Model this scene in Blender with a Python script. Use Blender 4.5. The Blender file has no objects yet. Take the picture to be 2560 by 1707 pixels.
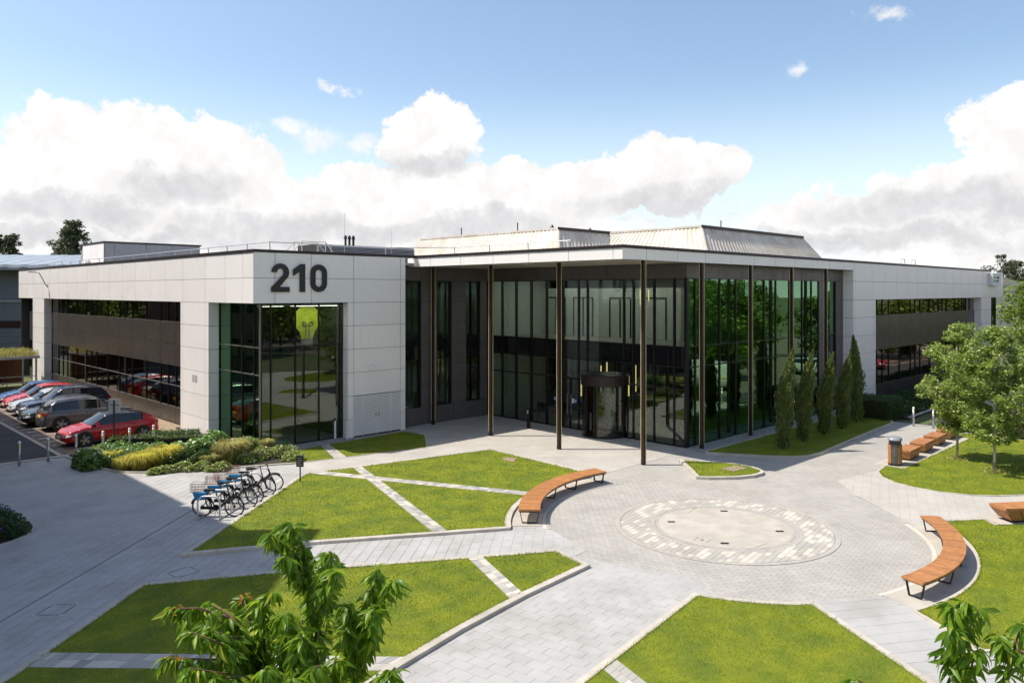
import bpy, bmesh, math, random
import numpy as np
from math import radians as R, sin, cos, pi, atan2, sqrt
from mathutils import Vector, Matrix

rng = random.Random(7)
nr = np.random.default_rng(11)
SC = bpy.context.scene
COL = SC.collection

# ------------------------------------------------------------------ camera
FPX, HOR, EYE, HEAD = 1920.0, 729.0, 7.4, R(45.6)      # survey of the place: focal length, eye level, heading
FW = Vector((cos(HEAD), sin(HEAD), 0)); RT = Vector((sin(HEAD), -cos(HEAD), 0))
cam_d = bpy.data.cameras.new('camera'); cam = bpy.data.objects.new('camera', cam_d); COL.objects.link(cam)
cam.location = (0, 0, EYE); cam.rotation_euler = (R(90), 0, HEAD - R(90))
cam_d.sensor_width = 36; cam_d.lens = 36 * FPX / 2560; cam_d.shift_y = -(853.5 - HOR) / 2560
cam_d.clip_start = 0.1; cam_d.clip_end = 4000
SC.camera = cam

def G(px, py, z=0.0):
    """survey helper: point of the level z seen at survey mark (px, py)"""
    d = FPX * (EYE - z) / (py - HOR); p = FW * d + RT * ((px - 1280) / FPX * d)
    return (p.x, p.y)
def AT(px, py, d):
    p = FW * d + RT * ((px - 1280) / FPX * d)
    return Vector((p.x, p.y, EYE - (py - HOR) * d / FPX))

# ------------------------------------------------------------------ sun, sky, exposure
SUN_EL, SUN_DIR = R(56.0), Vector((-0.715, 0.700, 0)).normalized()      # horizontal direction towards the sun
sun_d = bpy.data.lights.new('sun', 'SUN'); sun_d.energy = 2.85; sun_d.angle = R(0.53); sun_d.color = (1.0, 0.925, 0.81)
sun = bpy.data.objects.new('sun', sun_d); COL.objects.link(sun)
tosun = Vector((SUN_DIR.x * cos(SUN_EL), SUN_DIR.y * cos(SUN_EL), sin(SUN_EL)))
sun.rotation_euler = tosun.to_track_quat('Z', 'Y').to_euler(); sun.location = (0, 0, 60)

class NT:
    """small wrapper for node trees"""
    def __init__(s, tree): s.t = tree; s.n = tree.nodes; s.l = tree.links
    def new(s, typ, **kw):
        n = s.n.new(typ)
        for k, v in kw.items(): setattr(n, k, v)
        return n
    def put(s, sock, v):
        if hasattr(v, 'is_output') or isinstance(v, bpy.types.NodeSocket): s.l.new(v, sock)
        elif isinstance(v, (tuple, list)) and len(v) == 3 and sock.type == 'RGBA': sock.default_value = (*v, 1)
        else: sock.default_value = v
    def math(s, op, a, b=None, c=None, clamp=False):
        n = s.new('ShaderNodeMath', operation=op); n.use_clamp = clamp
        for i, v in enumerate((a, b, c)):
            if v is not None: s.put(n.inputs[i], v)
        return n.outputs[0]
    def vmath(s, op, a, b=None):
        n = s.new('ShaderNodeVectorMath', operation=op); s.put(n.inputs[0], a)
        if b is not None: s.put(n.inputs[1], b)
        return n.outputs[1] if op in ('LENGTH', 'DOT_PRODUCT', 'DISTANCE') else n.outputs[0]
    def noise(s, vec, scale, detail=4, rough=.55, dist=0, out=0):
        n = s.new('ShaderNodeTexNoise'); s.put(n.inputs['Vector'], vec); s.put(n.inputs['Scale'], scale)
        n.inputs['Detail'].default_value = detail; n.inputs['Roughness'].default_value = rough; n.inputs['Distortion'].default_value = dist
        return n.outputs[out]
    def ramp(s, f, a, b, lo=0., hi=1.):
        n = s.new('ShaderNodeMapRange'); n.interpolation_type = 'SMOOTHSTEP'
        for i, v in enumerate((f, a, b, lo, hi)): s.put(n.inputs[i], v)
        return n.outputs[0]
    def mix(s, f, a, b, mode='MIX'):
        n = s.new('ShaderNodeMix', data_type='RGBA', blend_type=mode); s.put(n.inputs[0], f); s.put(n.inputs[6], a); s.put(n.inputs[7], b)
        return n.outputs[2]

W = bpy.data.worlds.new('World'); SC.world = W; W.use_nodes = True
w = NT(W.node_tree); w.n.clear()
sky = w.new('ShaderNodeTexSky', sky_type='NISHITA'); sky.sun_disc = False
sky.sun_elevation = SUN_EL; sky.sun_rotation = atan2(SUN_DIR.x, SUN_DIR.y); sky.air_density = 1.0; sky.dust_density = 1.0; sky.ozone_density = 2.2
gen = w.new('ShaderNodeTexCoord').outputs['Generated']
sep = w.new('ShaderNodeSeparateXYZ'); w.put(sep.inputs[0], gen)
# azimuth measured clockwise from the heading, and elevation, both in degrees
fx = w.vmath('DOT_PRODUCT', gen, tuple(FW)); rx = w.vmath('DOT_PRODUCT', gen, tuple(RT))
az = w.math('MULTIPLY', w.math('ARCTAN2', rx, fx), 180 / pi)
el = w.math('MULTIPLY', w.math('ARCSINE', sep.outputs[2]), 180 / pi)
wob = w.noise(gen, 9.0, 7, .62, 0, 1)
wsep = w.new('ShaderNodeSeparateColor'); w.put(wsep.inputs[0], wob)
fine = w.noise(gen, 26.0, 6, .65)
azw = w.math('ADD', az, w.math('MULTIPLY_ADD', wsep.outputs[0], 9.0, -4.5))
elw = w.math('ADD', el, w.math('MULTIPLY_ADD', wsep.outputs[1], 6.5, -3.25))
ae = w.new('ShaderNodeCombineXYZ'); w.put(ae.inputs[0], azw); w.put(ae.inputs[1], elw); ae = ae.outputs[0]
def ellipses(lst):
    best = None
    for a, e, ra, re in lst:
        v = w.vmath('MULTIPLY', w.vmath('SUBTRACT', ae, (a, e, 0)), (1 / ra, 1 / re, 0))
        d = w.math('SUBTRACT', 1.0, w.vmath('LENGTH', v))
        best = d if best is None else w.math('MAXIMUM', best, d)
    return best
CLOUDS = [(-29.5, 9.6, 4.2, 3.2), (-25.5, 9.2, 5.0, 3.4), (-21.5, 8.8, 4.8, 3.4), (-35, 6.8, 6.5, 2.8), (-26, 6.6, 9, 3.4), (-16.8, 6.6, 5.0, 2.4),
          (-6.0, 11.6, 3.9, 2.8), (-11, 7.4, 6.5, 2.3), (-5.5, 7.6, 5.5, 2.6), (0.5, 7.6, 4.6, 2.6), (6.2, 8.0, 5.2, 2.7), (11.2, 8.4, 5.2, 2.9), (14.5, 8.6, 2.8, 2.2),
          (33.4, 9.6, 4.0, 3.0), (39, 9.6, 6, 3.4), (29.5, 6.0, 6.2, 2.4), (22.5, 4.8, 4.6, 1.8), (36, 5.6, 7, 2.4),
          (-30, 4.8, 14, 3.2), (-12, 5.0, 12, 2.9), (-2, 4.8, 9, 2.6), (34, 4.0, 12, 2.2),
          (-52, 9, 10, 5), (-70, 11, 13, 7), (58, 10, 12, 6), (80, 12, 15, 8), (104, 10, 14, 7), (-95, 10, 15, 7), (130, 12, 16, 8), (-125, 11, 16, 8), (158, 11, 16, 8), (-160, 12, 18, 9), (178, 12, 12, 8)]  # clouds outside the view, enlarged to add fill light on the shaded walls
dens = ellipses(CLOUDS)
crisp = w.noise(gen, 55.0, 6, .68)
dens = w.math('ADD', dens, w.math('ADD', w.math('MULTIPLY_ADD', fine, .60, -.30), w.math('MULTIPLY_ADD', crisp, .26, -.13)))
streak = w.noise(w.vmath('MULTIPLY', gen, (1, 1, 5.5)), 7.0, 6, .6)
band = w.math('MULTIPLY', w.ramp(w.math('ADD', elw, w.math('MULTIPLY_ADD', fine, 4.0, -2.0)), 6.8, 4.2), w.ramp(streak, .36, .54, .45, 1.0))          # low bank along the horizon
wisp = w.math('ADD', ellipses([(-16.8, 12.2, 2.6, 1.1), (-14.0, 11.2, 3.0, 1.3), (-10.6, 10.9, 1.6, 1.3), (25.4, 17.6, 1.9, .8), (20.4, 15.4, 1.3, 1.0), (-37, 11.8, 3, .9), (-12.5, 14.8, 1.0, .6)]), w.math('MULTIPLY_ADD', fine, 1.5, -.75))
mask = w.math('MAXIMUM', w.ramp(dens, -.02, .13), w.math('MAXIMUM', w.math('MULTIPLY', band, .85), w.math('MULTIPLY', w.ramp(wisp, .1, .9), .75)))
shade = ellipses([(11.5, 6.3, 7.5, 1.8), (-23.5, 7.0, 4.5, 1.4), (-13, 4.6, 13, 1.1), (-30, 5.6, 5, 1.1), (-1.5, 5.0, 6, 1.1), (-6, 9.8, 3.2, 1.1), (31, 5.4, 10, 1.3), (40, 8.8, 5, 1.1), (24, 3.4, 12, .9), (-30, 3.6, 16, .9), (75, 8, 14, 2), (-80, 8, 16, 2), (120, 8, 14, 2), (-130, 8, 14, 2), (170, 8, 14, 2)])
shade = w.math('MULTIPLY', w.ramp(w.math('ADD', shade, w.math('MULTIPLY_ADD', fine, .9, -.45)), -.35, .65), .44)
lump = w.ramp(fine, .34, .64, .89, 1.0)
ccol = w.mix(shade, (1.0, .985, .97), (.46, .475, .52))
ccol = w.mix(1.0, w.mix(w.math('MULTIPLY', w.ramp(crisp, .62, .40), w.ramp(shade, .02, .25, .05, .32)), ccol, (.60, .61, .64)), lump, 'MULTIPLY')
haze_c = w.mix(1.0, w.mix(w.ramp(el, 16, 0), sky.outputs[0], (4.6, 5.5, 6.3)), (1.04, 1.0, .93), 'MULTIPLY')
bg1 = w.new('ShaderNodeBackground'); w.put(bg1.inputs[0], haze_c); bg1.inputs[1].default_value = .094
bg2 = w.new('ShaderNodeBackground'); w.put(bg2.inputs[0], ccol); bg2.inputs[1].default_value = .50
ms = w.new('ShaderNodeMixShader'); w.put(ms.inputs[0], mask); w.l.new(bg1.outputs[0], ms.inputs[1]); w.l.new(bg2.outputs[0], ms.inputs[2])
out = w.new('ShaderNodeOutputWorld'); w.l.new(ms.outputs[0], out.inputs[0])

SC.view_settings.view_transform = 'Standard'; SC.view_settings.look = 'None'
SC.view_settings.exposure = 1.13; SC.view_settings.gamma = 1.0; SC.view_settings.use_curve_mapping = False
SC.render.engine = 'CYCLES'
SC.cycles.max_bounces = 7; SC.cycles.transparent_max_bounces = 16; SC.cycles.glossy_bounces = 3; SC.cycles.diffuse_bounces = 3; SC.cycles.adaptive_threshold = .02
SC.cycles.sample_clamp_indirect = 8

# ------------------------------------------------------------------ materials
MATS = {}
def M(name, col, rough=.5, metal=0., var=.12, scale=3., bump=0., bscale=40., island=0., objv=0., spec=.5, col2=None, coat=0., speck=0., emit=None, estr=0., trans=0., hue=None):
    m = bpy.data.materials.new(name); m.use_nodes = True; t = NT(m.node_tree); b = t.n['Principled BSDF']
    pos = t.new('ShaderNodeNewGeometry'); P = pos.outputs['Position']
    c2 = col2 or tuple(x * (1 - var * 2) for x in col)
    f = t.ramp(t.noise(P, scale, 5, .6), .3, .7)
    c = t.mix(f, col, c2) if (var or col2) else None
    if c is None:
        rgb = t.new('ShaderNodeRGB'); rgb.outputs[0].default_value = (*col, 1); c = rgb.outputs[0]
    if speck: c = t.mix(t.math('MULTIPLY', t.ramp(t.noise(P, bscale * 2.2, 2, .6), .45, .75), speck), c, tuple(x * .45 for x in col))
    if island:
        k = t.math('MULTIPLY_ADD', pos.outputs['Random Per Island'], island, 1 - island / 2)
        oi = t.new('ShaderNodeObjectInfo').outputs['Random']
        k = t.math('MULTIPLY', k, t.math('MULTIPLY_ADD', oi, island, 1 - island / 2))
        cc = t.new('ShaderNodeCombineColor'); [t.put(cc.inputs[i], k) for i in range(3)]
        c = t.mix(1.0, c, cc.outputs[0], 'MULTIPLY')
    if objv:
        oi = t.new('ShaderNodeObjectInfo').outputs['Random']; k = t.math('MULTIPLY_ADD', oi, objv, 1 - objv / 2)
        cc = t.new('ShaderNodeCombineColor'); [t.put(cc.inputs[i], k) for i in range(3)]
        c = t.mix(1.0, c, cc.outputs[0], 'MULTIPLY')
    t.put(b.inputs['Base Color'], c)
    b.inputs['Roughness'].default_value = rough; b.inputs['Metallic'].default_value = metal; b.inputs['Specular IOR Level'].default_value = spec
    if rough > .05 and rough < .95:
        t.put(b.inputs['Roughness'], t.ramp(t.noise(P, scale * 2.3, 4, .6), .25, .75, max(.02, rough - .07), min(1, rough + .07)))
    if coat: b.inputs['Coat Weight'].default_value = coat; b.inputs['Coat Roughness'].default_value = .04
    if bump:
        bn = t.new('ShaderNodeBump'); bn.inputs['Strength'].default_value = bump; bn.inputs['Distance'].default_value = .02
        t.put(bn.inputs['Height'], t.noise(P, bscale, 6, .65)); t.l.new(bn.outputs[0], b.inputs['Normal'])
    if emit: b.inputs['Emission Color'].default_value = (*emit, 1); b.inputs['Emission Strength'].default_value = estr
    MATS[name] = m; return m

def leafmat(name, a, b_, c_=None, trans=.35, rough=.45, patch=1.2):
    """two-sided leaf: diffuse + translucent + a little gloss, hue varies from leaf to leaf and in clumps"""
    m = bpy.data.materials.new(name); m.use_nodes = True; t = NT(m.node_tree); b = t.n['Principled BSDF']; o = t.n['Material Output']
    g = t.new('ShaderNodeNewGeometry'); P = g.outputs['Position']
    k = t.math('ADD', t.math('MULTIPLY', g.outputs['Random Per Island'], .65), t.math('MULTIPLY', t.ramp(t.noise(P, patch, 3, .6), .3, .7), .35))
    oi = t.new('ShaderNodeObjectInfo').outputs['Random']
    k = t.math('ADD', t.math('MULTIPLY', k, .8), t.math('MULTIPLY', oi, .2))
    c = t.mix(k, a, b_)
    if c_: c = t.mix(t.ramp(t.math('FRACT', t.math('MULTIPLY', g.outputs['Random Per Island'], 7.31)), .78, .95), c, c_)
    t.put(b.inputs['Base Color'], c); b.inputs['Roughness'].default_value = rough; b.inputs['Specular IOR Level'].default_value = .4
    tr = t.new('ShaderNodeBsdfTranslucent'); t.put(tr.inputs[0], t.mix(.5, c, tuple(min(1, x * 1.7) for x in b_)))
    mx = t.new('ShaderNodeMixShader'); mx.inputs[0].default_value = trans; t.l.new(b.outputs[0], mx.inputs[1]); t.l.new(tr.outputs[0], mx.inputs[2]); t.l.new(mx.outputs[0], o.inputs[0])
    MATS[name] = m; return m

def glassmat(name, tint, refl, rtint, rough=.0, wav=.0):
    """coated facade glass: tinted see-through plus a mirror coating that strengthens and greens towards grazing view"""
    m = bpy.data.materials.new(name); m.use_nodes = True; t = NT(m.node_tree); t.n.remove(t.n['Principled BSDF']); o = t.n['Material Output']
    tb = t.new('ShaderNodeBsdfTransparent'); tb.inputs[0].default_value = (*tint, 1)
    gl = t.new('ShaderNodeBsdfGlossy'); gl.inputs['Roughness'].default_value = rough; gl.inputs[0].default_value = (*rtint, 1)
    gg = t.new('ShaderNodeNewGeometry'); cs_ = t.math('ABSOLUTE', t.vmath('DOT_PRODUCT', gg.outputs['Normal'], gg.outputs['Incoming']))
    f = t.math('MULTIPLY_ADD', t.math('POWER', t.math('SUBTRACT', 1.0, cs_, clamp=True), 4.0), .85, refl, clamp=True)      # Schlick
    if wav:
        bn = t.new('ShaderNodeBump'); bn.inputs['Strength'].default_value = wav; bn.inputs['Distance'].default_value = .01
        g = t.new('ShaderNodeNewGeometry'); t.put(bn.inputs['Height'], t.noise(g.outputs['Position'], .7, 2, .5)); t.l.new(bn.outputs[0], gl.inputs['Normal'])
    mx = t.new('ShaderNodeMixShader'); t.put(mx.inputs[0], f); t.l.new(tb.outputs[0], mx.inputs[1]); t.l.new(gl.outputs[0], mx.inputs[2]); t.l.new(mx.outputs[0], o.inputs[0])
    MATS[name] = m; return m

M('white_panel', (.84, .82, .81), .38, 0, .02, .6, objv=.05)
M('grey_panel', (.115, .107, .108), .45, .2, .06, 1.2, objv=.10, bump=.05, bscale=120)
M('brown_panel', (.068, .058, .054), .32, .2, .06, 1.2, objv=.10, bump=.06, bscale=150)
M('backing', (.03, .03, .032), .8, 0, .1)
M('coping', (.035, .028, .032), .5, .4, .1)
M('frame', (.018, .019, .02), .38, .5, .1)
M('frame_light', (.22, .20, .19), .4, .6, .05)
M('bronze', (.038, .028, .026), .42, .5, .1)
M('gold', (.98, .78, .40), .35, .0, .05)
M('black_glass', (.008, .009, .011), .04, 0, 0, spec=.6)
M('soffit', (.36, .32, .28), .6, 0, .08, 2)
M('roof_membrane', (.42, .41, .40), .8, 0, .15, .8)
M('white_metal', (.60, .56, .50), .6, .0, .12, .7, col2=(.46, .41, .33))
M('galv', (.52, .53, .54), .38, .7, .1, 8)
M('rack_galv', (.72, .72, .72), .45, .35, .06, 8)
M('steel', (.55, .55, .54), .3, .85, .08, 10)
M('louvre_grey', (.30, .31, .34), .5, .2, .05)
M('concrete', (.475, .44, .385), .85, 0, .10, 1.3, bump=.15, bscale=60, speck=.12)
M('kerb', (.52, .48, .41), .85, 0, .10, 2.2, bump=.2, bscale=70, objv=.10, speck=.15)
M('sand', (.30, .28, .25), .95, 0, .2, 5)
M('slab', (.41, .405, .395), .82, 0, .07, .9, bump=.18, bscale=90, island=.06, speck=.12)
M('slab_light', (.45, .425, .39), .82, 0, .06, .7, bump=.15, bscale=90, island=.06, speck=.10)
M('sett', (.395, .377, .35), .85, 0, .07, .8, bump=.2, bscale=90, island=.11, speck=.14)
M('sett_pale', (.54, .505, .44), .85, 0, .06, 1, bump=.15, bscale=90, island=.10, speck=.1)
M('sett_grey', (.40, .38, .34), .85, 0, .06, 1, bump=.15, bscale=90, island=.10, speck=.1)
M('sett_mid', (.30, .295, .29), .85, 0, .06, 1, bump=.15, bscale=90, island=.10, speck=.1)
M('asphalt', (.055, .054, .056), .9, 0, .12, .5, bump=.4, bscale=160, speck=.2)
M('bay_paver', (.20, .155, .125), .9, 0, .2, 1.5, bump=.2, bscale=60, island=.2)
M('paint_white', (.72, .70, .66), .7, 0, .15, 9)
M('paint_yellow', (.62, .42, .08), .7, 0, .15, 9)
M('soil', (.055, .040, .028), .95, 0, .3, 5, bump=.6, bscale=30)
M('gravel', (.46, .44, .41), .95, 0, .3, 12, bump=1.0, bscale=45, speck=.5)
M('gravel_tan', (.42, .32, .22), .95, 0, .3, 9, bump=1.0, bscale=30, speck=.5)
M('timber', (.45, .20, .070), .55, 0, .16, 7, col2=(.34, .145, .052), objv=.30)
M('timber_dark', (.20, .085, .035), .55, 0, .2, 6, objv=.15)
M('bark', (.12, .095, .075), .9, 0, .3, 9, bump=.5, bscale=40)
M('bark_birch', (.62, .57, .50), .8, 0, .2, 6, col2=(.25, .22, .19), bump=.3, bscale=25)
M('twig', (.16, .085, .055), .8, 0, .2, 9)
M('black', (.012, .012, .013), .5, 0, 0)
M('rubber', (.018, .018, .019), .85, 0, .1)
M('chrome', (.62, .62, .62), .15, 1, 0)
M('alloy', (.42, .40, .38), .28, .8, .05)
M('car_glass', (.015, .018, .02), .03, 0, 0, spec=.8)
M('lamp_white', (.85, .85, .83), .25, 0, 0)
M('lamp_red', (.30, .012, .012), .2, 0, 0)
M('plate_white', (.75, .75, .70), .5, 0, 0)
M('plate_yellow', (.75, .50, .05), .5, 0, 0)
for nm, c in dict(paint_red=(.40, .006, .010), paint_red_bright=(.44, .010, .008), paint_blue=(.012, .075, .20), paint_navy=(.016, .022, .055), paint_black=(.010, .012, .014), paint_grey=(.10, .10, .105), paint_silver=(.42, .44, .46), paint_car_white=(.72, .72, .71)).items():
    M(nm, c, .30, .0, .03, 2, coat=.45)
M('bike_blue', (.03, .27, .55), .4, 0, .05); M('bike_black', (.015, .015, .017), .4, .3, 0); M('wire_rust', (.28, .14, .09), .6, .5, .1)
M('tyre_tan', (.30, .22, .15), .8, 0, .1)
M('sign_white', (.62, .62, .62), .5, 0, .03); M('sign_black', (.015, .016, .018), .5, 0, 0); M('sign_green', (.0, .42, .27), .5, 0, 0); M('sign_blue', (.02, .09, .42), .5, 0, 0)
M('lime', (.62, .70, .04), .55, 0, .03)
M('yellow_band', (.72, .62, .02), .5, 0, 0)
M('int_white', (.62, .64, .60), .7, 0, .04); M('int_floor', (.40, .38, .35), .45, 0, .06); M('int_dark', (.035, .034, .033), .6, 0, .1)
M('int_fill', (1, 1, 1), .5, 0, 0, emit=(1, .95, .88), estr=5.0); M('int_fill_low', (1, 1, 1), .5, 0, 0, emit=(1, .93, .82), estr=2.5); M('pendant', (1, .8, .4), .5, 0, 0, emit=(1, .70, .30), estr=.7)  # glow of the added ceiling strips, then of the pendant lamps
M('ceiling', (.55, .56, .54), .8, 0, .05)
M('brick', (.17, .085, .055), .85, 0, .2, 1.5, bump=.2, bscale=30)
M('clad_blue', (.30, .34, .37), .45, .2, .06, .5); M('clad_roof', (.36, .40, .43), .4, .3, .08, .6)
M('dormer_grey', (.30, .31, .34), .5, 0, .05)
leafmat('leaf_cherry', (.030, .100, .008), (.20, .33, .018), (.40, .44, .05), .45, .42, 3)
leafmat('leaf_young', (.42, .12, .035), (.35, .20, .03), None, .4, .35, 3)
leafmat('leaf_birch', (.090, .165, .024), (.30, .39, .075), (.58, .62, .30), .33, .4, 1.1)
leafmat('leaf_cypress', (.060, .088, .028), (.15, .20, .050), (.32, .36, .07), .30, .6, 1.3)
leafmat('leaf_box', (.026, .060, .010), (.075, .145, .018), None, .25, .45, 2)
leafmat('leaf_laurel', (.055, .14, .026), (.20, .34, .075), (.70, .72, .50), .25, .35, 2)
leafmat('leaf_varieg', (.10, .18, .028), (.34, .40, .10), (.66, .62, .36), .28, .4, 2)
leafmat('grass_gold', (.33, .33, .035), (.62, .54, .09), None, .4, .5, 2)
leafmat('grass_tuft', (.18, .22, .045), (.42, .38, .13), (.56, .48, .22), .35, .55, 2)
leafmat('leaf_tree', (.055, .11, .012), (.17, .24, .025), (.26, .31, .05), .3, .5, .35)
leafmat('leaf_dark', (.045, .062, .030), (.11, .135, .06), None, .2, .6, .35)
leafmat('leaf_geranium', (.018, .055, .010), (.045, .11, .02), None, .25, .5, 2)
leafmat('petal_purple', (.09, .05, .30), (.16, .10, .45), None, .3, .6, 2)
glassmat('glass', (.66, .73, .69), .095, (.80, .88, .82), 0, .06)
glassmat('glass_green', (.34, .50, .40), .20, (.56, .92, .60), 0, .06)
glassmat('glass_dark', (.40, .44, .44), .15, (.80, .76, .70), 0, .05)
glassmat('glass_clear', (.72, .78, .74), .06, (.9, .93, .9))

def streaks(name, amt, col):
    t = NT(MATS[name].node_tree); b = t.n['Principled BSDF']; g = t.new('ShaderNodeNewGeometry'); src_ = b.inputs['Base Color'].links[0].from_socket
    f = t.ramp(t.noise(t.vmath('MULTIPLY', g.outputs['Position'], (2.6, 2.6, .22)), 2.2, 5, .65), .50, .78)
    t.put(b.inputs['Base Color'], t.mix(t.math('MULTIPLY', f, amt), src_, col))
streaks('white_panel', .16, (.52, .49, .44)); streaks('brown_panel', .25, (.16, .14, .12)); streaks('grey_panel', .2, (.19, .18, .17))
def stains(name, amt):
    t = NT(MATS[name].node_tree); b = t.n['Principled BSDF']; g = t.new('ShaderNodeNewGeometry'); P = g.outputs['Position']; src_ = b.inputs['Base Color'].links[0].from_socket
    big = t.ramp(t.noise(P, .45, 6, .7), .46, .70); c = t.mix(t.math('MULTIPLY', big, amt), src_, (.27, .25, .215))
    v = t.new('ShaderNodeTexVoronoi'); t.put(v.inputs['Vector'], P); v.inputs['Scale'].default_value = 1.6; gum = t.math('MULTIPLY', t.ramp(v.outputs['Distance'], .040, .022), t.ramp(t.noise(P, .9, 2), .45, .6))
    t.put(b.inputs['Base Color'], t.mix(t.math('MULTIPLY', gum, .55), c, (.15, .14, .125)))
for nm in ('slab', 'slab_light', 'sett'): stains(nm, .30)
stains('kerb', .35); stains('concrete', .22)
def lawnmat():
    m = bpy.data.materials.new('grass'); m.use_nodes = True; t = NT(m.node_tree); b = t.n['Principled BSDF']
    g = t.new('ShaderNodeNewGeometry'); P = g.outputs['Position']
    k = t.math('ADD', t.math('MULTIPLY', g.outputs['Random Per Island'], .55), t.math('MULTIPLY', t.ramp(t.noise(P, .9, 4, .65), .30, .70), .45))
    c = t.mix(k, (.175, .222, .004), (.325, .345, .006))
    dry = t.math('MULTIPLY', t.ramp(t.noise(P, 1.7, 5, .7), .45, .66), t.ramp(t.math('FRACT', t.math('MULTIPLY', g.outputs['Random Per Island'], 5.7)), .25, .6))
    c = t.mix(t.math('MULTIPLY', dry, .8), c, (.44, .34, .05))
    c = t.mix(t.math('MULTIPLY', t.ramp(t.noise(P, 3.4, 4, .65), .46, .66), .55), c, (.095, .165, .005))
    # mowing stripes: blades lie one way, then the other
    u = t.vmath('DOT_PRODUCT', P, (.35, .937, 0)); s = t.math('SINE', t.math('ADD', t.math('MULTIPLY', u, 5.2), t.math('MULTIPLY', t.noise(P, .5, 2), 3)))
    c = t.mix(t.ramp(s, -.6, .6, .0, .38), c, (.095, .165, .005))
    t.put(b.inputs['Base Color'], c); b.inputs['Roughness'].default_value = .8; b.inputs['Specular IOR Level'].default_value = .06
    tr = t.new('ShaderNodeBsdfTranslucent'); t.put(tr.inputs[0], c); mx = t.new('ShaderNodeMixShader'); mx.inputs[0].default_value = .25
    t.l.new(b.outputs[0], mx.inputs[1]); t.l.new(tr.outputs[0], mx.inputs[2]); t.l.new(mx.outputs[0], t.n['Material Output'].inputs[0])
    MATS['grass'] = m
lawnmat()
M('turf', (.20, .23, .006), .9, 0, .2, 1.1, col2=(.10, .15, .008), bump=.8, bscale=50)
M('far_grass', (.07, .10, .025), .95, 0, .2, .08, col2=(.11, .11, .05))

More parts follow.
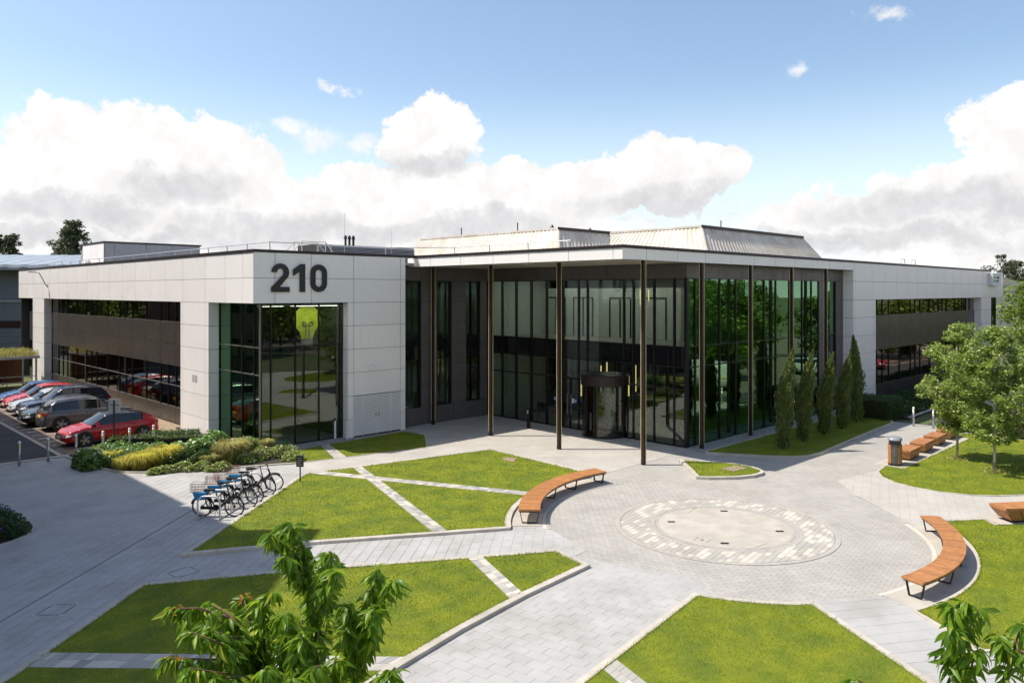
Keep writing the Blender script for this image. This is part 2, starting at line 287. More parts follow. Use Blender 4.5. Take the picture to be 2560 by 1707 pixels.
# ------------------------------------------------------------------ mesh helpers
class MB:
    def __init__(s): s.v = []; s.f = []
    def add(s, vs, fs):
        o = len(s.v); s.v.extend([tuple(p) for p in vs]); s.f.extend([tuple(i + o for i in f) for f in fs]); return s
    def box(s, x0, x1, y0, y1, z0, z1):
        return s.add([(x0, y0, z0), (x1, y0, z0), (x1, y1, z0), (x0, y1, z0), (x0, y0, z1), (x1, y0, z1), (x1, y1, z1), (x0, y1, z1)],
                     [(0, 3, 2, 1), (4, 5, 6, 7), (0, 1, 5, 4), (1, 2, 6, 5), (2, 3, 7, 6), (3, 0, 4, 7)])
    def obox(s, c, sx, sy, sz, mat=None, taper=1.0):
        vs = []
        for z in (-1, 1):
            k = 1.0 if z > 0 else taper
            for x, y in ((-1, -1), (1, -1), (1, 1), (-1, 1)):
                p = Vector((x * sx / 2 * k, y * sy / 2 * k, z * sz / 2))
                if mat: p = mat @ p
                vs.append(tuple(p + Vector(c)))
        return s.add(vs, [(0, 3, 2, 1), (4, 5, 6, 7), (0, 1, 5, 4), (1, 2, 6, 5), (2, 3, 7, 6), (3, 0, 4, 7)])
    def prism(s, poly, z0, z1):
        n = len(poly); a = sum(poly[i][0] * poly[(i + 1) % n][1] - poly[(i + 1) % n][0] * poly[i][1] for i in range(n))
        if a < 0: poly = poly[::-1]
        vs = [(x, y, z0) for x, y in poly] + [(x, y, z1) for x, y in poly]
        return s.add(vs, [tuple(range(n))[::-1], tuple(range(n, 2 * n))] + [(i, (i + 1) % n, n + (i + 1) % n, n + i) for i in range(n)])
    def tube(s, pts, r, n=8, cap=True, closed=False):
        pts = [Vector(p) for p in pts]; m = len(pts); rs = r if isinstance(r, (list, tuple)) else [r] * m; vs = []; up = None
        for i, p in enumerate(pts):
            d = (pts[(i + 1) % m] - pts[i - 1]) if closed else (pts[min(i + 1, m - 1)] - pts[max(i - 1, 0)])
            d = d.normalized() if d.length > 1e-9 else Vector((0, 0, 1))
            if up is None: up = Vector((0, 0, 1)) if abs(d.z) < .9 else Vector((1, 0, 0))
            a = d.cross(up).normalized(); b = a.cross(d).normalized(); up = b
            vs += [p + (a * cos(2 * pi * k / n) + b * sin(2 * pi * k / n)) * rs[i] for k in range(n)]
        fs = [(i * n + k, i * n + (k + 1) % n, ((i + 1) % m) * n + (k + 1) % n, ((i + 1) % m) * n + k) for i in range(m if closed else m - 1) for k in range(n)]
        if cap and not closed: fs += [tuple(range(n))[::-1], tuple((m - 1) * n + k for k in range(n))]
        return s.add(vs, [f[::-1] for f in fs])
    def lathe(s, prof, n=20, c=(0, 0, 0), mat=None, cap=True):
        vs = []
        for r, z in prof:
            for k in range(n):
                p = Vector((r * cos(2 * pi * k / n), r * sin(2 * pi * k / n), z))
                if mat: p = mat @ p
                vs.append(tuple(p + Vector(c)))
        m = len(prof); fs = [(i * n + k, i * n + (k + 1) % n, (i + 1) * n + (k + 1) % n, (i + 1) * n + k) for i in range(m - 1) for k in range(n)]
        if cap: fs += [tuple(range(n))[::-1], tuple((m - 1) * n + k for k in range(n))]
        return s.add(vs, fs)
    def arc(s, c, r0, r1, a0, a1, z0, z1, n):
        vs = []; fs = []
        for i in range(n + 1):
            a = a0 + (a1 - a0) * i / n
            for r, z in ((r0, z0), (r1, z0), (r1, z1), (r0, z1)): vs.append((c[0] + r * cos(a), c[1] + r * sin(a), z))
        for i in range(n):
            for k in range(4): fs.append((i * 4 + k, i * 4 + (k + 1) % 4, i * 4 + 4 + (k + 1) % 4, i * 4 + 4 + k))
        fs += [(3, 2, 1, 0), tuple(n * 4 + k for k in range(4))]
        return s.add(vs, fs if a1 > a0 else fs)
    def mesh(s, name, smooth=False):
        me = bpy.data.meshes.new(name); me.from_pydata(s.v, [], s.f)
        if smooth: me.polygons.foreach_set('use_smooth', [True] * len(me.polygons))
        me.update(); return me
    def build(s, name, mat, parent=None, smooth=False, **tags):
        return obj(name, s.mesh(name, smooth), mat, parent, **tags)

def tag(o, label=None, cat=None, group=None, kind=None):
    if label: o['label'] = label
    if cat: o['category'] = cat
    if group: o['group'] = group
    if kind: o['kind'] = kind
    return o
def obj(name, me, mat=None, parent=None, label=None, cat=None, group=None, kind=None, loc=None, rz=None):
    o = bpy.data.objects.new(name, me); COL.objects.link(o)
    if mat is not None and len(me.materials) == 0: me.materials.append(MATS[mat] if isinstance(mat, str) else mat)
    if parent: o.parent = parent
    if loc is not None: o.location = loc
    if rz is not None: o.rotation_euler = (0, 0, rz)
    return tag(o, label, cat, group, kind)
def thing(name, label, cat, loc=(0, 0, 0), rz=0, group=None, scale=None):
    o = bpy.data.objects.new(name, None); COL.objects.link(o); o.location = loc; o.rotation_euler = (0, 0, rz); o.empty_display_size = .2
    if scale: o.scale = scale
    return tag(o, label, cat, group)
def dup(src, loc, rz=0, label=None, group=None, scale=None):
    def cp(o, par):
        c = o.copy(); COL.objects.link(c); c.parent = par
        for ch in list(o.children): cp(ch, c)
        return c
    kids = list(src.children); r = src.copy(); COL.objects.link(r); r.location = loc; r.rotation_euler = (0, 0, rz)
    for ch in kids: cp(ch, r)
    if label: r['label'] = label
    if group: r['group'] = group
    if scale: r.scale = scale
    return r
def npmesh(name, V, quads=None, tris=None, smooth=False):
    """fast mesh from numpy arrays: V (n,3); quads (m,4) or tris (m,3)"""
    me = bpy.data.meshes.new(name); F = quads if quads is not None else tris; k = F.shape[1]
    me.vertices.add(len(V)); me.vertices.foreach_set('co', V.astype(np.float32).ravel())
    me.loops.add(F.size); me.loops.foreach_set('vertex_index', F.astype(np.int32).ravel())
    me.polygons.add(len(F)); me.polygons.foreach_set('loop_start', np.arange(0, F.size, k, dtype=np.int32)); me.polygons.foreach_set('loop_total', np.full(len(F), k, dtype=np.int32))
    me.update(calc_edges=True)
    if smooth: me.polygons.foreach_set('use_smooth', [True] * len(F))
    me.validate(); return me

def inside(p, poly):
    x, y = p; c = False; n = len(poly); j = n - 1
    for i in range(n):
        xi, yi = poly[i]; xj, yj = poly[j]
        if (yi > y) != (yj > y) and x < (xj - xi) * (y - yi) / (yj - yi) + xi: c = not c
        j = i
    return c
def inside_np(P, poly):
    x, y = P[:, 0], P[:, 1]; c = np.zeros(len(P), bool); n = len(poly); j = n - 1
    for i in range(n):
        xi, yi = poly[i]; xj, yj = poly[j]
        if yi != yj:
            c ^= ((yi > y) != (yj > y)) & (x < (xj - xi) * (y - yi) / (yj - yi) + xi)
        j = i
    return c
def clip(poly, cv):
    """clip a polygon to a convex counter-clockwise polygon"""
    n = len(cv); out_ = poly
    for i in range(n):
        ax, ay = cv[i]; bx, by = cv[(i + 1) % n]; inp = out_; out_ = []
        if not inp: break
        f = lambda p: (bx - ax) * (p[1] - ay) - (by - ay) * (p[0] - ax)
        for k in range(len(inp)):
            p, q = inp[k - 1], inp[k]; fp, fq = f(p), f(q)
            if (fp >= 0) != (fq >= 0): t = fp / (fp - fq); out_.append((p[0] + (q[0] - p[0]) * t, p[1] + (q[1] - p[1]) * t))
            if fq >= 0: out_.append(q)
    return out_
def area(poly): return sum(poly[i - 1][0] * poly[i][1] - poly[i][0] * poly[i - 1][1] for i in range(len(poly))) / 2
def ccw(poly): return list(poly) if area(poly) > 0 else list(poly)[::-1]
def px_of(x, y, z=0):
    v = Vector((x, y, 0)); d = v.dot(FW)
    return (1280 + FPX * v.dot(RT) / d, HOR + FPX * (EYE - z) / d, d) if d > .5 else (9e9, 9e9, d)
def inview(x, y, z=0, m=60):
    a, b, d = px_of(x, y, z); return -m < a < 2560 + m and -m < b < 1707 + m

# ------------------------------------------------------------------ ground and roads
MB().box(-600, 900, -600, 900, -.6, -.08).build('ground', 'far_grass', kind='structure')
MB().prism([(-70, 39.05), (9.75, 38.6), (9.75, 130), (-70, 130)], -.10, .0).build('access_road', 'asphalt', kind='structure')
# ------------------------------------------------------------------ lawn outlines (plan, metres)
CX, CY = 21.67, 12.6
def arcpts(c, r, a0, a1, n): return [(c[0] + r * cos(R(a0 + (a1 - a0) * i / n)), c[1] + r * sin(R(a0 + (a1 - a0) * i / n))) for i in range(n + 1)]
LAWN1 = [(8.35, 21.75), (11.43, 20.17), (14.0, 18.62), (16.62, 17.05)] + [p for p in arcpts((22.3, 12.35), 7.33, 139.5, 80, 14)][0:] + [(24.1, 20.3), (24.40, 26.3), (23.4, 26.5), (18.0, 27.58), (15.72, 28.08), (15.1, 27.58)]
LAWN2 = [(6.84, 20.33), (10.2, 18.45), (13.95, 16.1), (16.22, 14.72), (15.92, 13.25), (13.25, 13.02), (10.87, 12.66), (8.75, 12.22), (3.0, 10.4), (-6, 8.5), (-6, 9.0), (3.24, 17.15)]
LAWN3 = [(16.33, 10.33), (10.93, 9.52), (4.0, 8.5), (2.0, 4.5), (13.0, .5), (15.8, 4.75), (17.91, 8.02)] + [p for p in arcpts((20.92, 11.65), 4.74, 231, 197, 6)][1:-1]
LAWN4 = [(19.06, 6.24)] + arcpts((21.58, 13.4), 7.6, -106, -44, 14)[1:] + [(28.44, 7.1), (28.12, 6.56), (33.0, 3.0), (30.0, -3.0), (20.0, 2.6), (17.9, 4.5)]
LAWN5 = [(34.06, 12.22), (32.78, 12.05), (31.95, 11.59), (31.35, 10.89), (31.10, 10.1), (31.05, 9.24), (31.37, 8.26), (31.9, 7.61), (32.75, 6.91), (34.6, 6.0), (37, 5.4), (40.5, 5.2), (44.9, 5.6), (44.9, 12.2), (43.2, 12.2), (43.2, 11.55), (35.3, 11.5), (35.2, 12.15)]
LAWN6 = [(30.75, 18.80), (31.3, 17.72), (31.98, 16.51), (32.73, 15.56), (33.41, 15.14), (34.45, 15.04), (40.0, 15.42), (45.25, 15.70), (46.0, 16.1), (46.0, 19.0), (31.0, 19.0)]
LAWN7 = [(28.62, 18.82), (26.39, 16.56), (26.68, 16.12), (27.49, 15.43), (28.3, 15.06), (28.85, 15.02), (29.2, 15.15), (29.5, 15.5), (29.68, 15.95), (29.72, 16.43), (29.56, 17.0), (29.2, 17.75)]
LAWN8 = [(17.4, 32.55), (19.25, 32.75), (18.21, 29.75), (16.5, 30.15)]
LAWN9 = [(19.62, 32.8), (24.46, 33.05), (24.53, 31.44), (22.62, 28.81), (18.66, 29.66)]
BED = [(16.45, 30.05), (15.1, 30.70), (13.73, 31.31), (12.43, 31.99), (11.5, 32.56), (10.72, 33.32), (10.27, 34.22), (10.02, 35.6), (9.75, 38.25), (10.3, 39.0), (15.2, 39.0), (16.1, 42.5), (16.6, 42.5), (16.6, 33.8), (17.4, 32.7)]
LAWNS = [LAWN1, LAWN2, LAWN3, LAWN4, LAWN5, LAWN6, LAWN7, LAWN8, LAWN9, BED]

# ------------------------------------------------------------------ paving made of single pieces
def rects(polyccw, L, Wd, ang, joint, bond=.5, skip=True, org=(0, 0)):
    """rows of rectangular pieces laid at an angle over a convex outline; returns clipped polygons"""
    ca, sa = cos(ang), sin(ang); P = np.array(polyccw); u = (P[:, 0] - org[0]) * ca + (P[:, 1] - org[1]) * sa; v = -(P[:, 0] - org[0]) * sa + (P[:, 1] - org[1]) * ca
    res = []
    for j in range(int(math.floor(v.min() / Wd)), int(math.ceil(v.max() / Wd)) + 1):
        off = (j * bond) % 1 * L
        for i in range(int(math.floor((u.min() - off) / L)), int(math.ceil((u.max() - off) / L)) + 1):
            u0 = i * L + off + joint / 2; u1 = u0 + L - joint; v0 = j * Wd + joint / 2; v1 = v0 + Wd - joint
            q = [(org[0] + a * ca - b * sa, org[1] + a * sa + b * ca) for a, b in ((u0, v0), (u1, v0), (u1, v1), (u0, v1))]
            c = (sum(p[0] for p in q) / 4, sum(p[1] for p in q) / 4)
            if not inview(c[0], c[1], 0, 420): continue
            if skip and any(all(inside(p, l) for p in q) for l in LAWNS): continue
            k = clip(q, polyccw)
            if len(k) >= 3 and area(k) > .0015: res.append(k)
    return res
def piece(mb, poly, z, th=.02, ch=.002):
    cx = sum(p[0] for p in poly) / len(poly); cy = sum(p[1] for p in poly) / len(poly); n = len(poly)
    o = len(mb.v); mb.v.extend([(x, y, z - th) for x, y in poly] + [(x, y, z - ch) for x, y in poly])
    for x, y in poly:
        dx, dy = cx - x, cy - y; l = sqrt(dx * dx + dy * dy) or 1; mb.v.append((x + dx / l * ch * 1.6, y + dy / l * ch * 1.6, z))
    for i in range(n):
        k = (i + 1) % n; mb.f.append((o + i, o + k, o + n + k, o + n + i)); mb.f.append((o + n + i, o + n + k, o + 2 * n + k, o + 2 * n + i))
    mb.f.append(tuple(range(o + 2 * n, o + 3 * n)))
def pave(name, poly, L, Wd, ang, joint, z, mat, pname, bond=.5, singles=300, base='sand', skip=True, mats=None, org=(0, 0), recess=.0045):
    poly = ccw(poly)
    bed = MB().prism(poly, z - .06, z - recess).build(name, base, kind='structure')
    ps = rects(poly, L, Wd, ang, joint, bond, skip, org)
    def size(p):
        cx = sum(a[0] for a in p) / len(p); cy = sum(a[1] for a in p) / len(p); a, b, d = px_of(cx, cy)
        ok = 0 < a < 2560 and 0 < b < 1707
        return -abs(area(p)) / (d * d) * (1 if ok else .05)
    ps.sort(key=size)
    choose = (lambda: mat) if not mats else (lambda: rng.choices([m for m, _ in mats], [k for _, k in mats])[0])
    for p in ps[:singles]:
        m = MB(); q = [(x, y) for x, y in p]; piece(m, q, z + rng.uniform(-.0008, .0008)); m.build(pname, choose(), bed)
    groups = {}
    for p in ps[singles:]:
        piece(groups.setdefault(choose(), MB()), p, z + rng.uniform(-.0008, .0008))
    for k, m in groups.items(): m.build(pname + '_field', k, bed, kind='stuff')
    return bed

A85 = R(8.5)
# setts all round the roundel and along the front of the atrium
pave('plaza', [(14.5, 8.0), (18.5, 5.5), (27.5, 5.0), (46.2, 10.5), (46.2, 18.8), (31.2, 20.0), (24.0, 20.6), (15.0, 18.0)], .24, .16, A85 + pi / 2, .006, 0, 'sett', 'sett', singles=300)
# garden path of larger slabs, lower middle
pave('garden_path', [(-2.0, 7.0), (3.5, 7.2), (16.5, 9.4), (17.2, 11.0), (16.2, 14.5), (15.6, 14.6), (-2.0, 11.5)], .50, .30, A85 + pi / 2, .006, .004, 'slab', 'paving_slab', singles=300)
# forecourt on the left, in the shade
pave('forecourt', [(-4.0, 15.0), (2.2, 12.5), (16.9, 14.2), (17.9, 17.2), (16.9, 31.0), (9.75, 38.55), (-6, 39.0)], .60, .30, R(41), .008, .006, 'slab', 'paving_slab', singles=300, recess=.010)
# entrance court and the walk behind the lawn: pale flags
pave('entrance_court', [(16.2, 27.2), (24.0, 19.6), (31.3, 19.9), (31.3, 34.05), (24.6, 34.05), (16.4, 32.0)], .60, .30, 0, .006, .008, 'slab_light', 'paving_slab', singles=300)
# walk at the lower right and walk on the right
pave('side_walk', [(13.0, .5), (20.5, 1.5), (19.6, 6.7), (19.4, 7.1), (18.0, 8.2)], 1.5, .42, R(-33), .006, .005, 'slab', 'paving_slab', singles=200)
pave('east_walk', [(25.4, 7.6), (29.0, 5.4), (34.0, 2.0), (38.0, 4.5), (36.0, 9.0), (33.2, 12.1), (30.2, 12.6), (28.4, 11.2), (26.6, 9.0)], .60, .30, R(20), .007, .0045, 'slab_light', 'paving_slab', singles=300)
pave('far_walk', [(34.0, 11.2), (45.5, 11.4), (45.5, 12.8), (34.2, 12.7)], .8, .4, 0, .007, .006, 'slab_light', 'paving_slab', singles=80)
MB().prism([(46.2, 14.4), (90, 15.5), (90, 12), (46.2, 12)], -.06, -.002).build('service_road', 'asphalt', kind='structure')
MB().prism([(46.3, 11.9), (130, 11.9), (130, -60), (46.3, -60)], -.06, -.004).build('car_park', 'bay_paver', kind='structure')
MB().prism([(-60, -6), (45, -14), (45, -22), (-60, -16)], -.07, -.01).build('rear_road', 'asphalt', kind='structure')
MB().prism([(-10, -5), (12, 1), (14, 7), (-4, 13.5), (-16, 8)], -.09, -.06).build('rear_lawn', 'turf', kind='structure')
# parking bays
MB().prism([(9.8, 39.1), (15.2, 39.1), (15.6, 66), (9.8, 66)], -.1, -.012).build('parking_bays', 'bay_paver', kind='structure')
bays = bpy.data.objects['parking_bays']
for y in (40.85, 43.2, 45.52, 47.85, 50.15, 52.45, 54.8, 57.1, 59.4, 61.7):
    MB().box(10.0, 14.9, y - .04, y + .04, -.012, -.006).build('bay_line', 'paint_white', bays)
for y in (41.9, 44.3, 46.7, 49.0): MB().box(10.05, 10.5, y - .09, y + .09, -.012, -.005).build('bay_mark', 'paint_white', bays)
for y in (39.5, 40.0): MB().box(10.1, 11.6, y - .04, y + .04, -.012, -.006).build('bay_line', 'paint_yellow', bays)
for k in range(24): MB().box(9.62, 9.80, 39.15 + k * 1.0, 40.13 + k * 1.0, -.08, .012).build('kerb_stone', 'kerb', bays)
MB().prism([(15.2, 39.1), (16.6, 38.4), (16.6, 66), (15.6, 66)], -.08, .02).build('gravel_strip', 'gravel_tan', kind='structure')
for k in range(18):
    x0 = -8 + k * 1.0
    MB().box(x0, x0 + .985, 38.62, 38.95, -.08, .035).build('kerb_stone', 'kerb', bpy.data.objects['forecourt'])

# ------------------------------------------------------------------ roundel in the plaza
rd = MB().lathe([(3.40, -.02), (3.40, .0075)], 96, (CX, CY, 0)).build('roundel', 'sand', kind='structure')
def ringpieces(r0, r1, n, gap, z, mat, name, parent, jit=0):
    one = MB(); a = 2 * pi / n; g = gap / ((r0 + r1) / 2)
    piece(one, ccw([(r0 * cos(g / 2), r0 * sin(g / 2)), (r1 * cos(g / 2), r1 * sin(g / 2)), (r1 * cos(a - g / 2), r1 * sin(a - g / 2)), (r0 * cos(a - g / 2), r0 * sin(a - g / 2))]), 0)
    me = one.mesh(name); me.materials.append(MATS[mat])
    for k in range(n): obj(name, me, None, parent, loc=(CX, CY, z), rz=k * a + jit)
ringpieces(3.24, 3.395, 96, .007, .0155, 'sett_grey', 'ring_sett', rd)
for k, (r, n) in enumerate(((2.36, 80), (2.24, 76), (2.12, 72))): ringpieces(r - .105, r, n, .007, .0165, 'sett_grey' if k != 1 else 'sett', 'ring_sett', rd, k * .03)
cells = rects(ccw(arcpts((CX, CY), 3.22, 0, 357, 60)), .34, .17, A85, .008, .37, False, (CX, CY)); mbs = {}
cells = [c for c in cells if min(sqrt((p[0] - CX) ** 2 + (p[1] - CY) ** 2) for p in c) > 2.05]
for c in cells:
    m = MB(); piece(m, c, .013); m.build('roundel_sett', 'sett_pale' if rng.random() < .38 else ('sett_grey' if rng.random() < .7 else 'sett'), rd)
MB().lathe([(2.02, -.02), (2.02, .0165), (2.01, .0185)], 96, (CX, CY, 0)).build('concrete_disc', 'concrete', rd)
disc = bpy.data.objects['concrete_disc']
M('hatch', (.028, .026, .026), .6, .3, .1); M('rust', (.30, .12, .03), .8, 0, .3, 20)
for a, b in ((655, 460), (1138, 361), (1650, 547), (1145, 658)):
    x, y = G(1500 + a * .27234, 1180 + b * .27234)
    for s in (-.055, .055): MB().lathe([(.075, 0), (.075, .006)], 14, (x + RT.x * s, y + RT.y * s, .0187)).build('anchor_cover', 'hatch', disc)
for (a, b), (c, d) in (((862, 630), (898, 603)), ((975, 652), (1018, 627)), ((1420, 695), (1530, 660)), ((820, 375), (890, 322))):
    p, q = G(1500 + a * .27234, 1180 + b * .27234), G(1500 + c * .27234, 1180 + d * .27234)
    MB().tube([(p[0], p[1], .0185), (q[0], q[1], .0185)], .006, 5).build('hatch_joint', 'hatch', disc)
x, y = G(1500 + 938 * .27234, 1180 + 627 * .27234); MB().lathe([(.05, 0), (.05, .004)], 10, (x, y, .0187)).build('lifting_eye', 'rust', disc)

# ------------------------------------------------------------------ lawns: turf, kerb stones, grass blades
def inset(poly, d):
    p = ccw(poly); n = len(p); res = []
    for i in range(n):
        a, b, c = Vector(p[i - 1]), Vector(p[i]), Vector(p[(i + 1) % n])
        e1 = (b - a).normalized(); e2 = (c - b).normalized(); n1 = Vector((-e1.y, e1.x)); n2 = Vector((-e2.y, e2.x))
        k = (n1 + n2); k = k / max(.25, k.dot(n1)) if k.length > .05 else n1
        res.append((b.x + k.x * d, b.y + k.y * d))
    return res
def blades(poly, z, dens_near, name, parent, hgt=.028, avoid=(), mat='grass'):
    P = np.array(poly); x0, y0 = P.min(0); x1, y1 = P.max(0); n = int((x1 - x0) * (y1 - y0) * dens_near)
    if n > 900000: n = 900000
    Q = nr.uniform((x0, y0), (x1, y1), (n, 2)); Q = Q[inside_np(Q, poly)]
    for a in avoid: Q = Q[~inside_np(Q, a)]
    f = np.array((FW.x, FW.y)); r = np.array((RT.x, RT.y)); d = Q @ f; l = Q @ r
    ok = (d > 3) & (np.abs(l / np.maximum(d, .1)) < .84) & (FPX * EYE / np.maximum(d, .1) + HOR < 2100)
    Q = Q[ok]; d = d[ok]; Q = Q[nr.random(len(Q)) < np.clip((15.0 / d) ** 1.7, .04, 1)]; n = len(Q)
    if not n: return
    d = Q @ f; s = np.clip(d / 15, .9, 2.6)
    ang = nr.uniform(0, 2 * pi, n); lean = nr.uniform(0, 2 * pi, n); hh = hgt * nr.uniform(.55, 1.25, n) * np.clip(s, 1, 1.5); ww = .0048 * s * nr.uniform(.7, 1.3, n); le = hh * nr.uniform(.1, .9, n)
    V = np.zeros((n, 3, 3)); dx, dy = np.cos(ang) * ww, np.sin(ang) * ww
    V[:, 0, 0] = Q[:, 0] - dx; V[:, 0, 1] = Q[:, 1] - dy; V[:, 1, 0] = Q[:, 0] + dx; V[:, 1, 1] = Q[:, 1] + dy; V[:, :2, 2] = z - .004
    V[:, 2, 0] = Q[:, 0] + np.cos(lean) * le; V[:, 2, 1] = Q[:, 1] + np.sin(lean) * le; V[:, 2, 2] = z + hh
    me = npmesh(name, V.reshape(-1, 3), tris=np.arange(3 * n).reshape(-1, 3)); me.materials.append(MATS[mat])
    return obj(name, me, None, parent, kind='stuff')
def kerbrun(pts, w, z0, z1, parent, step=.915, side=1, name='kerb_stone', mat='kerb', gap=.006):
    """a row of kerb stones along a line, the body lying to the left of it"""
    pts = [Vector(p) for p in pts]; seg = [(pts[i + 1] - pts[i]).length for i in range(len(pts) - 1)]; tot = sum(seg)
    def at(s):
        s = min(max(s, 0), tot); i = 0
        while i < len(seg) - 1 and s > seg[i]: s -= seg[i]; i += 1
        return pts[i] + (pts[i + 1] - pts[i]) * (s / max(seg[i], 1e-6)), (pts[i + 1] - pts[i]).normalized()
    cuts = [0.0]; acc = 0
    corners = [sum(seg[:i]) for i in range(1, len(seg)) if (pts[i + 1] - pts[i]).angle(pts[i] - pts[i - 1]) > R(12)] + [tot]
    for c in corners:
        k = max(1, round((c - acc) / step)); cuts += [acc + (c - acc) * (i + 1) / k for i in range(k)]; acc = c
    norm = []
    for i, p in enumerate(pts):
        a = (pts[i] - pts[i - 1]).normalized() if i > 0 else None; b = (pts[i + 1] - pts[i]).normalized() if i < len(pts) - 1 else None
        a = a or b; b = b or a; n1 = Vector((-a.y, a.x)); n2 = Vector((-b.y, b.x)); k = n1 + n2; norm.append(k / max(.3, k.dot(n1)))
    def off(s):
        s0 = s; i = 0
        while i < len(seg) - 1 and s0 > seg[i] + 1e-6: s0 -= seg[i]; i += 1
        t = min(max(s0 / max(seg[i], 1e-6), 0), 1); p = pts[i].lerp(pts[i + 1], t); n = norm[i].lerp(norm[i + 1], t); return p, n
    for a, b in zip(cuts[:-1], cuts[1:]):
        inner = []; a += gap / 2; b -= gap / 2
        ss = [a] + [c for c in [sum(seg[:i]) for i in range(1, len(seg))] if a + .02 < c < b - .02] + [b]
        q = [off(s) for s in ss]; poly = [(p.x, p.y) for p, _ in q] + [(p.x + n.x * w, p.y + n.y * w) for p, n in q[::-1]]
        m = MB(); poly = ccw(poly); n_ = len(poly); cx = sum(p[0] for p in poly) / n_; cy = sum(p[1] for p in poly) / n_; zj = rng.uniform(-.0015, .0015)
        c_ = .008; top = [(x + (cx - x) / max(.05, sqrt((cx - x) ** 2 + (cy - y) ** 2)) * c_, y + (cy - y) / max(.05, sqrt((cx - x) ** 2 + (cy - y) ** 2)) * c_) for x, y in poly]
        vs = [(x, y, z0) for x, y in poly] + [(x, y, z1 - .008 + zj) for x, y in poly] + [(x, y, z1 + zj) for x, y in top]
        fs = [(i, (i + 1) % n_, n_ + (i + 1) % n_, n_ + i) for i in range(n_)] + [(n_ + i, n_ + (i + 1) % n_, 2 * n_ + (i + 1) % n_, 2 * n_ + i) for i in range(n_)] + [tuple(range(2 * n_, 3 * n_))]
        m.add(vs, fs).build(name, mat, parent)
def lawn(name, poly, z, dens, kw=.2, kerb=True, strips=(), hgt=.022, hide=()):
    p = ccw(poly); body = MB().prism(inset(p, .02), -.15, z - .012).build(name, 'turf', kind='structure')
    if kerb: kerbrun(p + [p[0]], kw, -.12, z, body)
    blades(inset(p, kw * .96 if kerb else .01), z - .012, dens, 'grass', body, hgt, [s for s in strips] + list(hide))
    blades(inset(p, kw * .80 if kerb else .0), z - .004, dens * .9, 'grass_fringe', body, hgt * 1.7, [inset(p, kw * .96 + .05)] + [s for s in strips])
    return body
def strip(poly4, z, lawnobj, rows=2, L=.24, mats=(('sett_pale', 3), ('sett_grey', 4), ('sett', 2), ('sett_mid', 2))):
    """paved strip through a lawn: corners a-b (start) and d-c (end)"""
    a, b, c, d = [Vector(p) for p in poly4]; ln = ((d - a).length + (c - b).length) / 2
    MB().prism([tuple(p) for p in poly4], z - .1, z - .008).build('strip_bed', 'sand', lawnobj)
    for r in range(rows):
        s = -rng.random() * L
        while s < ln:
            l = L * rng.choice((.5, .5, .75, 1.0, 1.0)); t0, t1 = max(0, s / ln), min(1, (s + l) / ln); s += l
            if t1 - t0 < .01: continue
            g = .006 / ln; h = .006 / ((b - a).length)
            P = lambda t, u: a.lerp(d, t).lerp(b.lerp(c, t), u)
            u0, u1 = r / rows + h / 2, (r + 1) / rows - h / 2
            q = [P(t0 + g / 2, u0), P(t0 + g / 2, u1), P(t1 - g / 2, u1), P(t1 - g / 2, u0)]
            m = MB(); piece(m, ccw([(v.x, v.y) for v in q]), z + rng.uniform(-.002, .002)); m.build('strip_paver', rng.choices([k for k, _ in mats], [k for _, k in mats])[0], lawnobj)
ZL = .09
S1 = [(15.85, 28.0), (16.35, 28.02), (19.95, 21.0), (19.55, 20.75)]
S1 = [(15.80, 27.88), (16.30, 27.90), (18.62, 23.0), (18.20, 22.85)]
s1a = [(15.85, 27.80), (16.40, 27.80), (20.15, 19.52), (19.72, 19.30)]
s1b = [(17.62, 27.45), (18.02, 27.40), (15.05, 18.22), (14.66, 18.44)]
l1 = lawn('lawn', LAWN1, ZL, 1500, .20, strips=[s1a, s1b])
strip(s1a, ZL, l1); strip(s1b, ZL + .003, l1)
MB().prism([G(1100 + a * .20408, 1060 + b * .20408, .08) for a, b in ((760, 440), (800, 408), (950, 420), (905, 465))], ZL - .03, ZL + .012).build('bare_patch', 'gravel_tan', l1)
s2a = [(13.92, 15.95), (14.27, 15.73), (13.27, 13.20), (12.80, 13.15)]
s2b = [(4.18, 17.72), (3.72, 17.32), (8.6, 12.35), (9.3, 12.45)]
l2 = lawn('lawn', LAWN2, ZL, 2200, .20, strips=[s2a, s2b])
strip(s2a, ZL, l2); strip(s2b, ZL, l2)
s3 = [(12.25, 9.52), (11.75, 9.44), (10.6, 6.2), (11.1, 6.1)]
l3 = lawn('lawn', LAWN3, .05, 2200, .17, strips=[s3]); strip(s3, .05, l3)
l4 = lawn('lawn', LAWN4, .04, 1900, .10)
l5 = lawn('lawn', LAWN5, .035, 1500, .07)
l6 = lawn('lawn', LAWN6, .10, 1400, .16)
l7 = lawn('lawn', LAWN7, .11, 1800, .17)
l8 = lawn('lawn', LAWN8, .03, 1400, .05); l9 = lawn('lawn', LAWN9, .03, 1400, .06)
for k, (o, lb) in enumerate(((l1, 0),)): pass
s9 = [(19.28, 32.75), (19.60, 32.72), (18.62, 29.66), (18.22, 29.74)]
strip(s9, .022, l9)
x, y = 28.75, 16.25
MB().prism([(x - .5, y - .28), (x + .42, y - .38), (x + .5, y + .2), (x - .42, y + .34)], .08, .118).build('tree_grille', 'gravel_tan', l7)
